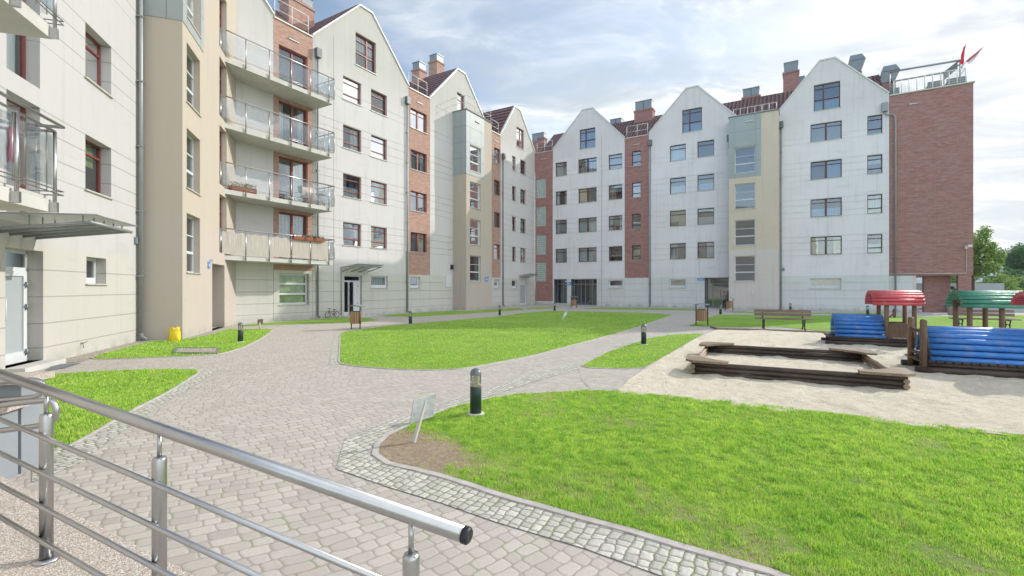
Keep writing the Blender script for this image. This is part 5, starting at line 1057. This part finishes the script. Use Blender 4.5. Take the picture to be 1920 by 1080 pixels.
# yellow bag
M['bag'] = flat('yellow_plastic', (.80, .58, .02), .35, 0, .12, 14, .5, 25); b = (gp(334, 639)[0] + .02, gp(334, 639)[1] - .38); mb = MB(); n, k = 18, 9; vs = []
for j in range(k):
    t = j / (k - 1); r0 = .17 * (1 - .10 * t) * (.9 + .12 * math.sin(math.pi * min(1, t * 1.3)))
    for i in range(n): a = 2 * math.pi * i / n; w = 1 + .10 * math.sin(i * 2.3 + j) + .06 * math.sin(i * 5 + j * 2); vs.append((b[0] + r0 * w * math.cos(a), b[1] + .2 + .75 * r0 * w * math.sin(a), .43 * t + (.03 * math.sin(i * 1.9) if j == k - 1 else 0)))
vs.append((b[0], b[1] + .2, .36)); mb.add(vs, [(j * n + i, j * n + (i + 1) % n, (j + 1) * n + (i + 1) % n, (j + 1) * n + i) for j in range(k - 1) for i in range(n)] + [((k - 1) * n + i, (k - 1) * n + (i + 1) % n, n * k) for i in range(n)], 0, True)
tag(mb.build('plastic_bag', M['bag']), 'crumpled yellow plastic bag at the foot of the cream stair tower corner', 'bag')
# child's bicycle
a = FA.s(622.5, .35); bk = empty('bicycle', FA.P(a, 0, .35), 'small child bicycle leaning at the wall by the downpipe near the open door', 'bicycle'); W1, W2 = a - .28, a + .32; rr_ = .16
for wx in (W1, W2):
    ring = [FA.P(wx + rr_ * math.cos(t), rr_ + .03 + rr_ * math.sin(t), .35) for t in [2 * math.pi * i / 20 for i in range(21)]]; w = MB().tube(ring, .016, 6, 0, False).build('wheel', M['black_metal'], bk); mb = MB()
    for i in range(8): t = math.pi * i / 8; mb.tube([FA.P(wx - rr_ * math.cos(t), rr_ + .03 - rr_ * math.sin(t), .35), FA.P(wx + rr_ * math.cos(t), rr_ + .03 + rr_ * math.sin(t), .35)], .003, 4)
    mb.build('spoke', M['frame_white'], w)
mb = MB(); h = rr_ + .03
for q in ([(W1, h), (W1 + .09, .44)], [(W1 + .07, .38), (a + .05, .20)], [(W1 + .07, .38), (W2 - .12, .34)], [(a + .05, .20), (W2 - .14, .44)], [(a + .05, .20), (W2, h)], [(W2, h), (W2 - .12, .34)], [(W1 + .09, .44), (W1 + .12, .52)]): mb.tube([FA.P(x, z_, .35) for x, z_ in q], .013, 6)
mb.build('frame', M['frame_dark'], bk); MB().tube([FA.P(W1 + .12, .52, .18), FA.P(W1 + .10, .54, .52)], .012, 6).build('handlebar', M['black_metal'], bk); mb = MB(); mb.box(FA, W2 - .24, W2 - .06, .44, .47, .31, .39); mb.build('saddle', M['black_metal'], bk)

# ------------------------------------------------------------------ log sandbox
dX = unit(2.81, -1.43); SB0 = gp(1299, 702); FSB = Fr(SB0, dX, (dX[1], -dX[0])); LB = 3.2
sb = empty('log_sandbox', (*SB0, 0), 'square sandbox of dark stacked logs with corner seats in the sand', 'sandbox')
def log(par, name, A, B, r=.052, mat='log'):
    A, B = Vector(A), Vector(B); n = 7; j = random.uniform(-.004, .004); return MB().tube([A.lerp(B, i / n) + Vector((0, 0, j * math.sin(i))) for i in range(n + 1)], [r * random.uniform(.95, 1.05) for _ in range(n + 1)], 14).build(name, M[mat], par)
for z_ in (.035, .118, .202): log(sb, 'log', FSB.P(-.02, z_, 0), FSB.P(LB + .02, z_, 0), .043); log(sb, 'log', FSB.P(-.02, z_, -LB), FSB.P(LB + .02, z_, -LB), .043)
for z_ in (.077, .160): log(sb, 'log', FSB.P(0.0, z_, .06), FSB.P(0.0, z_, -LB - .06), .043, 'plank'); log(sb, 'log', FSB.P(LB, z_, .06), FSB.P(LB, z_, -LB - .06), .043, 'plank')
for cx, cy, fx, fy in ((0, 0, 1, -1), (LB, 0, -1, -1), (0, -LB, 1, 1), (LB, -LB, -1, 1)):
    pts = [FSB.P(cx + fx * u_, 0, cy + fy * v_)[:2] for u_, v_ in ((-.13, .02), (.02, -.13), (.62, -.13), (.62, .06), (.40, .16), (.16, .40), (.06, .62), (-.13, .62))]; mb = MB(); mb.prism(pts, .246, .290); mb.build('corner_seat', M['plank'], sb)
# ------------------------------------------------------------------ play trains
def slat_arc(fr, s0, s1, c, hw, z0, h, n, r, t0=0.0, t1=math.pi, slant=0.0):
    mb = MB()
    for i in range(n):
        t = t0 + (t1 - t0) * i / (n - 1); o = c + hw * math.cos(t); z_ = z0 + h * math.sin(t); sh_ = slant * (1 - math.sin(t)); mb.tube([fr.P(s0 + sh_, z_, o), fr.P(s0 + .4, z_ + random.uniform(-.003, .003), o), fr.P(s1, z_, o)], r, 10)
    return mb
def train(name, label, org, boil=1.2, cab=(1.22, 1.83), roof=(.90, 2.04), roofc='red', wide=.9, rz0=1.20, posts_end=False, shell=True, rh=.34, extra=False):
    fr = Fr(org, dX, (dX[1], -dX[0])); t = empty(name, (*org, 0), label, 'play train'); c = -wide / 2
    if shell:
        bo = slat_arc(fr, .02, boil, c, wide / 2, .27, .56, 15, .056).build('boiler', M['blue'], t)
        for a in (.12, boil - .08):
            mb = MB(); k = 14; mb.add([fr.P(a, .15, c)] + [fr.P(a, .25 + .5 * math.sin(math.pi * i / k), c + (wide / 2 - .06) * math.cos(math.pi * i / k)) for i in range(k + 1)] + [fr.P(a + .03, .15, c)] + [fr.P(a + .03, .25 + .5 * math.sin(math.pi * i / k), c + (wide / 2 - .06) * math.cos(math.pi * i / k)) for i in range(k + 1)],
                    [(0, i + 1, i + 2) for i in range(k)] + [(k + 2, k + 4 + i, k + 3 + i) for i in range(k)]); mb.build('bulkhead', M['log'], bo)
    LL = cab[1] + .15
    for o in (.0, -wide): log(t, 'base_log', fr.P(-.22, .06, o + (.05 if o == 0 else 0)), fr.P(LL, .06, o + (.05 if o == 0 else 0)), .06); log(t, 'base_log', fr.P(-.10, .165, o), fr.P(LL - .02, .165, o), .05)
    mb = MB(); x = -.15
    while x < LL: mb.box(fr, x, x + .10, .21, .245, -wide - .07, .08); x += .125
    mb.build('deck', M['log'], t)
    for a in cab:
        for o in (0, -wide): MB().tube([fr.P(a, .08, o), fr.P(a, rz0 + .12, o)], .054, 12).build('post', M['post'], t)
    for o in (0, -wide): mb = MB(); mb.box(fr, cab[0] + .05, cab[1] - .05, .27, .62, o - .015, o + .015); mb.box(fr, cab[0] + .05, cab[1] - .05, .62, .66, o - .04, o + .04); mb.build('side_panel', M['post'], t)
    if roof: rf_ = slat_arc(fr, roof[0], roof[1], c, wide / 2 + .07, rz0, rh, 12, .050, .03, math.pi - .03).build('roof', M[roofc], t)
    if extra:
        for i in range(2): log(t, 'eave_slat', fr.P(roof[0] + .02, rz0 - .06 - .09 * i, c + wide / 2 + .09), fr.P(roof[1], rz0 - .06 - .09 * i, c + wide / 2 + .09), .045, 'blue')
    if posts_end:
        for o, hh in ((.03, 1.04), (-wide + .12, 1.04)): MB().tube([fr.P(-.09, 0, o), fr.P(-.09, hh - .03, o), fr.P(-.09, hh, o)], [.058, .056, .038], 14).build('end_post', M['post'], t)
        for z_ in (.35, .8): log(t, 'end_rail', fr.P(-.09, z_, .0), fr.P(-.09, z_, -wide + .15), .035)
    return t, fr
t1, f1 = train('play_train', 'play train with blue log boiler and red roofed cabin behind the sandbox', (9.42, 13.72))
mb = MB(); ring = [f1.P(1.48, .93 + .11 * math.sin(q), -.40 + .11 * math.cos(q)) for q in [2 * math.pi * i / 16 for i in range(17)]]; mb.tube(ring, .022, 6); mb.tube([f1.P(1.3, .75, -.4), f1.P(1.47, .93, -.4)], .02, 6); mb.build('steering_wheel', M['plank'], t1)
t2_, f2 = train('play_train', 'larger play train with long blue log boiler and end posts, cut by the right edge', (8.12, 9.14), boil=2.1, cab=(2.2, 2.9), roof=(1.52, 3.0), rz0=1.35, posts_end=True, rh=.20, extra=True)
t3_, f3 = train('play_wagon', 'play wagon with green log roof on four posts behind the nearest blue boiler', (11.05, 11.63), cab=(.22, .80), roof=(.04, 1.30), roofc='green', shell=False, rz0=1.2)
# ------------------------------------------------------------------ ramp and steel railing in the foreground
u2 = Vector((.92, -.39)).normalized(); p2 = Vector((-u2.y, u2.x)); RB = Vector((-2.50, 2.52))
def RP(t, pp, z_): q = RB + u2 * t + p2 * pp; return (q.x, q.y, z_)
def rzv(t): return .19 - .1 * t
V = []
for t in (-5, 1.88):
    for pp in (-1.9, .30): V += [RP(t, pp, rzv(t) if t > -4 else .69)]
me = bpy.data.meshes.new('ramp'); mb = MB(); a_, b_ = -4.0, 1.86
mb.hexa([RP(a_, -1.9, -.02), RP(b_, -1.9, -.02), RP(b_, .30, -.02), RP(a_, .30, -.02), RP(a_, -1.9, rzv(a_)), RP(b_, -1.9, rzv(b_)), RP(b_, .30, rzv(b_)), RP(a_, .30, rzv(a_))]); o = mb.build('ramp', M['pebble']); o['kind'] = 'structure'
rl = empty('ramp_handrail', (-2.5, 2.52, .19), 'brushed steel handrail with four bars along the pebble ramp in the foreground', 'handrail')
def rz_(t): return 1.103 - .1 * t
MB().tube([RP(-1.6, 0, rz_(-1.6)), RP(2.55, 0, rz_(2.55))], .026, 24).build('top_rail', M['steel'], rl)
MB().tube([RP(2.545, 0, rz_(2.545)), RP(2.562, 0, rz_(2.562)), RP(2.568, 0, rz_(2.568))], [.0275, .0275, .021], 24).build('end_cap', M['black_metal'], rl)
for t in (-1.0, 0, .967, 2.34):
    zb_ = max(0, rzv(t)); zt_ = rz_(t) - .125
    po = MB().tube([RP(t, 0, zb_), RP(t, 0, zt_ - .015), RP(t, 0, zt_ - .004), RP(t, 0, zt_)], [.029, .029, .025, .012], 24).build('post', M['steel'], rl)
    MB().tube([RP(t, 0, zt_ - .01), RP(t, 0, rz_(t) - .02)], .0095, 12).build('pin', M['steel'], po); MB().lathe([(.056, 0), (.056, .006), (.03, .012)], RP(t, 0, zb_), 24).build('base_flange', M['steel'], po)
for h in (.23, .42, .60, .78): MB().tube([RP(-1.6, -.038, rz_(-1.6) - h), RP(2.34, -.038, rz_(2.34) - h)], .0125, 12).build('bar', M['steel'], rl)
# stair piers and bent tube rails at the left edge
M['plaster_grey'] = flat('grey_plaster', (.25, .275, .30), .9, 0, .08, 2, .15, 60)
def pier(x, y, w, d, h, cap, lab):
    rt = empty('stair_pier', (x, y, 0), lab, 'pier'); fr = Fr((x, y), unit(-.97, -.22), unit(-.22, .97)); mb = MB(); mb.box(fr, 0, w, 0, h, 0, d); mb.build('pier_body', M['plaster_grey'], rt)
    mb = MB(); mb.box(fr, -.06, w + .06, h, h + cap, -.05, d + .05); mb.build('cap', M['pebble'], rt)
C0 = gp(40, 888); pier(C0[0], C0[1], .9, .26, .80, .055, 'grey stair pier with pebble cap beside the left lawn'); C1_ = gp(3, 905); pier(C1_[0], C1_[1] - .02, .9, .2, .60, .06, 'low stair pier with pebble cap cut by the left picture edge')
def bent(Y, pts, lab):
    mb = MB(); path = [Vector(((x - CX) / F * Y, Y, CZ - (y - HY) / F * Y)) for x, y in pts]
    for _ in range(2): path = [path[0]] + [q for i in range(len(path) - 1) for q in (path[i].lerp(path[i + 1], .25), path[i].lerp(path[i + 1], .75))] + [path[-1]]
    mb.tube(path, .021, 14); return tag(mb.build('bent_handrail', M['steel']), lab, 'handrail')
bent(4.02, [(-60, 722), (55, 711), (76, 714), (84, 728), (74, 742), (55, 746), (-60, 756)], 'upper bent steel tube handrail end in front of the grey stair pier'); bent(3.60, [(-60, 768), (82, 750), (100, 752), (108, 774), (98, 793), (80, 798), (-60, 815)], 'lower bent steel tube handrail end behind the first ramp post')

# ------------------------------------------------------------------ child in the doorway
def child():
    x, y = FR.P(FR.s(1358, .35), 0, .35)[:2]; k = 1.36 / 1.5
    r = empty('person', (x, y, .0), 'child in red cap, grey shirt and dark trousers standing in the doorway', 'person', None, .1, True)
    J = [((0, 0, .78), .10), ((0, 0, .90), .105), ((0, -.01, 1.05), .12), ((0, -.01, 1.17), .11), ((0, 0, 1.24), .05), ((0, -.01, 1.29), .06), ((0, -.02, 1.37), .088), ((0, -.01, 1.44), .085),
         ((.075, 0, .74), .085), ((.085, -.02, .42), .055), ((.09, .01, .08), .038), ((.095, -.10, .03), .035), ((-.075, 0, .74), .085), ((-.085, 0, .42), .055), ((-.10, .02, .08), .038), ((-.12, -.09, .03), .035),
         ((.14, 0, 1.16), .05), ((.20, -.01, .97), .038), ((.14, -.17, .96), .026), ((.06, -.22, 1.02), .026), ((-.14, 0, 1.16), .05), ((-.20, .01, .95), .038), ((-.20, -.06, .76), .026), ((-.20, -.08, .69), .024)]
    E = [(0, 1), (1, 2), (2, 3), (3, 4), (4, 5), (5, 6), (6, 7), (0, 8), (8, 9), (9, 10), (10, 11), (0, 12), (12, 13), (13, 14), (14, 15), (3, 16), (16, 17), (17, 18), (18, 19), (3, 20), (20, 21), (21, 22), (22, 23)]
    me = bpy.data.meshes.new('body'); me.from_pydata([tuple(c * k for c in p_) for p_, _ in J], E, []); o = bpy.data.objects.new('body', me); C.objects.link(o); sk = o.modifiers.new('skin', 'SKIN')
    for i, (_, rr_2) in enumerate(J): me.skin_vertices[0].data[i].radius = (rr_2 * k, rr_2 * k); me.skin_vertices[0].data[i].use_root = (i == 0)
    o.modifiers.new('sub', 'SUBSURF').render_levels = 2
    m = NT('child_body'); p = m.obj(); sp = m.sepz(p); z_ = sp[2]; ax = m.math('ABSOLUTE', sp[0])
    c = m.mix(m.math('GREATER_THAN', z_, .76 * k), (.025, .028, .035), (.26, .28, .32)); c = m.mix(m.math('GREATER_THAN', z_, 1.235 * k), c, (.48, .30, .22)); c = m.mix(m.math('LESS_THAN', z_, .085), c, (.40, .38, .36))
    arm = m.math('MULTIPLY', m.math('MULTIPLY', m.math('GREATER_THAN', ax, .155 * k), m.math('LESS_THAN', z_, 1.02 * k)), m.math('GREATER_THAN', z_, .60)); c = m.mix(arm, c, (.48, .30, .22)); me.materials.append(m.fin(c, .8)); o.parent = r
    MB().lathe([(.100 * k, 1.42 * k), (.098 * k, 1.46 * k), (.07 * k, 1.52 * k), (0, 1.54 * k)], (0, -.01, 0), 16).add([(-.07, -.08, 1.285), (.07, -.08, 1.285), (.05, -.19, 1.275), (-.05, -.19, 1.275), (-.07, -.08, 1.30), (.07, -.08, 1.30), (.05, -.19, 1.285), (-.05, -.19, 1.285)], [(3, 2, 1, 0), (4, 5, 6, 7), (0, 1, 5, 4), (1, 2, 6, 5), (2, 3, 7, 6), (3, 0, 4, 7)]).build('cap', M['flag_red'], r)
    for s_ in (-1, 1):
        mb = MB()
        for i in range(5): bx_ = (-.20 if s_ < 0 else .05) * k; by_ = (-.085 if s_ < 0 else -.225) * k; bz_ = (.69 if s_ < 0 else 1.02) * k; mb.tube([(bx_ + .008 * (i - 2), by_, bz_), (bx_ + .010 * (i - 2) - .01, by_ - .01, bz_ - .03 - .006 * (2 - abs(i - 2))), (bx_ + .010 * (i - 2), by_ - .02, bz_ - .045)], .0055, 5)
        mb.build('hand', M['skin'], r)
    mb = MB(); mb.lathe([(0, -.014), (.012, -.008), (.014, 0), (0, .016)], (0, -.105 * k, 1.35 * k), 8); mb.build('nose', M['skin'], r)
    for s_ in (-1, 1): mb = MB(); mb.lathe([(0, -.007), (.007, 0), (0, .007)], (s_ * .03, -.098 * k, 1.385 * k), 8); mb.build('eye', M['black_metal'], r)
    mb = MB(); mb.box(FS, -.022, .022, 1.31 * k, 1.317 * k, .100 * k, .104 * k); mb.build('mouth', M['flag_red'], r)
M['skin'] = flat('skin', (.48, .30, .22), .6); child()

# ------------------------------------------------------------------ trees, hedge, hills, wall and car beyond
M['bark'] = flat('bark', (.10, .075, .055), .95, 0, .3, 12, .8, 18)
def leafmat(name, a, b):
    m = NT(name); r = m.n('ShaderNodeNewGeometry').outputs['Random Per Island']; p = m.pos(); c = m.mix(r, a, b); c = m.mix(m.rng(m.noise(p, .9, 3), .35, .7, 0, .5), c, tuple(x * 1.35 for x in b)); m.fin(c, .6, 0, None, .3)
    tl = m.n('ShaderNodeBsdfTranslucent', {'Color': c}).outputs[0]; mx = m.n('ShaderNodeMixShader', {0: .4, 1: m.b.outputs[0], 2: tl}).outputs[0]; m.t.links.new(mx, m.out.inputs[0]); return m.mat
M['leaf1'] = leafmat('maple_leaves', (.10, .18, .04), (.26, .38, .09)); M['leaf2'] = leafmat('dark_leaves', (.06, .13, .05), (.13, .23, .08)); M['leaf3'] = leafmat('shrub_leaves', (.13, .22, .05), (.30, .40, .11))
def tree(name, label, cat, x, y, h, cr, leaf, n=9000, zc=None, seed=1, trunk=True, lsz=.10, flat_=.85, nl=46, group=None, z0=0):
    rs = random.Random(seed); rt = empty(name, (x, y, z0), label, cat, group); zc = zc if zc is not None else h - cr * flat_; cl = []
    for i in range(nl):
        v = Vector((rs.gauss(0, 1), rs.gauss(0, 1), rs.gauss(0, 1))).normalized() * (rs.random() ** .45); cl.append((Vector((v.x * cr, v.y * cr, zc + v.z * cr * flat_)), cr * rs.uniform(.16, .32)))
    if trunk:
        mb = MB(); mb.tube([(x, y, z0), (x + .05, y, zc * .5), (x + rs.uniform(-.2, .2), y, zc), (x, y, h * .8)], [h * .028, h * .020, h * .013, .02], 10)
        for c, r in cl[::3]: m_ = Vector((x, y, zc * rs.uniform(.45, .8))); e = Vector((x, y, 0)) + c; mb.tube([m_, m_.lerp(e, .5) + Vector((0, 0, .3)), e], [h * .009, h * .005, .01], 5)
        mb.build('trunk', M['bark'], rt)
    rn = np.random.RandomState(seed); ci = rn.randint(0, nl, n); Cc = np.array([tuple(c[0]) for c in cl])[ci]; Rr = np.array([c[1] for c in cl])[ci]; d = rn.normal(size=(n, 3)); d /= np.linalg.norm(d, axis=1)[:, None]; P = Cc + d * (Rr * rn.uniform(.35, 1.1, n))[:, None]
    P[:, 2] = np.maximum(P[:, 2], z0 + .05); a = rn.normal(size=(n, 3)); a /= np.linalg.norm(a, axis=1)[:, None]; b = np.cross(a, rn.normal(size=(n, 3))); b /= np.linalg.norm(b, axis=1)[:, None]; s = (lsz * rn.uniform(.6, 1.4, n))[:, None]
    V = np.stack([P - a * s, P + b * s * .55, P + a * s, P - b * s * .55], 1) + np.array([0, 0, -z0]); me = bpy.data.meshes.new('crown'); me.from_pydata([tuple(v) for v in V.reshape(-1, 3)], [], [(4 * i, 4 * i + 1, 4 * i + 2, 4 * i + 3) for i in range(n)]); me.materials.append(M[leaf])
    o = bpy.data.objects.new('crown', me); C.objects.link(o); o.parent = rt; return rt
def atY(pxx, Y): return (pxx - CX) / F * Y
tree('maple_tree', 'light green maple tree growing right behind the brick end block', 'tree', atY(1822, 41), 41, 7.6, 2.1, 'leaf1', 9000, 4.6, 5, True, .11, 1.25, 60)
tree('dark_tree', 'large dark green tree rising at the right picture edge', 'tree', atY(1926, 70), 70, 8.3, 4.0, 'leaf2', 14000, 4.9, 7, True, .16, .95, 70); tree('bush', 'rounded dark green bush below the large dark tree', 'bush', atY(1902, 62), 62, 3.9, 3.1, 'leaf2', 8000, 1.8, 9, False, .15, .7)
tree('bush', 'pale yellow green bush before the dark bush at right', 'bush', atY(1878, 52), 52, 2.9, 1.9, 'leaf3', 5000, 1.7, 12, False, .10, .75); tree('bush', 'small dark bush behind the wall left of the pale bush', 'bush', atY(1855, 75), 75, 3.2, 1.9, 'leaf2', 3000, 1.9, 13, False, .13, .7)
tree('small_conifer', 'small dark conifer seen between the two brick piers', 'tree', atY(1787, 40), 40, 1.7, .6, 'leaf2', 2500, 1.0, 15, False, .06, 1.2, 24); tree('bush', 'green bush seen above the wall between the brick piers', 'bush', atY(1788, 52), 52, 3.6, 2.4, 'leaf1', 4000, 2.2, 17, False, .12, .8)
mb = MB(); mb.box(FS, atY(1690, 44), atY(1884, 44), 0, 2.1, -44.3, -44.05); mb.build('grey_wall', M['panel']); tag(bpy.data.objects['grey_wall'], 'long plain grey wall beyond the car park behind the brick piers', 'wall')
mb = MB(); mb.box(FS, atY(1780, 31.5), atY(2150, 31.5), 0, .58, -31.7, -31.5); tag(mb.build('low_wall', M['panel']), 'low grey retaining wall behind the second bench and green roofed wagon', 'wall')
mb = MB(); n = 40; vs = []; M['hill'] = flat('wooded_hill', (.10, .16, .14), .95, 0, .25, .01)
for i in range(n + 1):
    x = 500 + 2600 * i / n; h = 72 + 26 * noise.noise(Vector((i * .21, 3, 0))) + 10 * noise.noise(Vector((i * .8, 1, 0)))
    for j, (yy, f_) in enumerate(((1000, 0), (1250, .5), (1600, 1), (2100, .3))): vs.append((x, yy, max(0, h * f_) - 2))
mb.add(vs, [(i * 4 + j, (i + 1) * 4 + j, (i + 1) * 4 + j + 1, i * 4 + j + 1) for i in range(n) for j in range(3)], 0, True); o = mb.build('hills', M['hill']); o['kind'] = 'structure'
def car(label, x, y, rz, body):
    r = empty('parked_car', (x, y, 0), label, 'car', None, rz, True); prof = [(-2.0, .35), (-2.05, .75), (-1.9, .92), (-1.15, .98), (-.55, 1.42), (.75, 1.45), (1.55, 1.02), (2.0, .92), (2.05, .5), (1.95, .3)]; mb = MB(); n = len(prof)
    mb.add([(a, -.82, b) for a, b in prof] + [(a, .82, b) for a, b in prof], [tuple(range(n)), tuple(range(n, 2 * n))[::-1]] + [(i, (i + 1) % n, n + (i + 1) % n, n + i) for i in range(n)]); mb.build('body', body, r)
    for s_ in (-1, 1):
        mb = MB(); y_ = s_ * .825; mb.add([(-1.05, y_, .99), (-.53, y_, 1.36), (.70, y_, 1.38), (1.35, y_, 1.04)], [(0, 1, 2, 3)]); mb.build('side_window', M['glass_blue'], r)
        for xx in (-1.25, 1.3): w = MB().tube([(xx, s_ * .70, .31), (xx, s_ * .86, .31)], .31, 18).build('wheel', M['black_metal'], r); MB().tube([(xx, s_ * .86, .31), (xx, s_ * .87, .31)], .19, 14).build('rim', M['zinc'], w)
    return r
car('pale grey car parked beyond the gap between the brick piers', atY(1792, 36.5), 36.5, .1, M['frame_white'])
# cloud of roof side details: small gable end of the roofscape behind the corner is part of the roofs
hb = MB(); hb.box(FS, -1000, 3300, -3.2, 118, -2300, 120); hm = bpy.data.materials.new('thin_haze'); hm.use_nodes = True; ht = hm.node_tree; ht.nodes.clear(); ho = ht.nodes.new('ShaderNodeOutputMaterial'); hv = ht.nodes.new('ShaderNodeVolumePrincipled')
hv.inputs['Color'].default_value = (.82, .88, .94, 1); hv.inputs['Density'].default_value = .0004; ht.links.new(hv.outputs[0], ho.inputs['Volume']); hzo = hb.build('haze', hm); hzo['kind'] = 'stuff'
for o in bpy.data.objects:
    if 'local' in o: del o['local']
    if 'ro' in o: del o['ro']
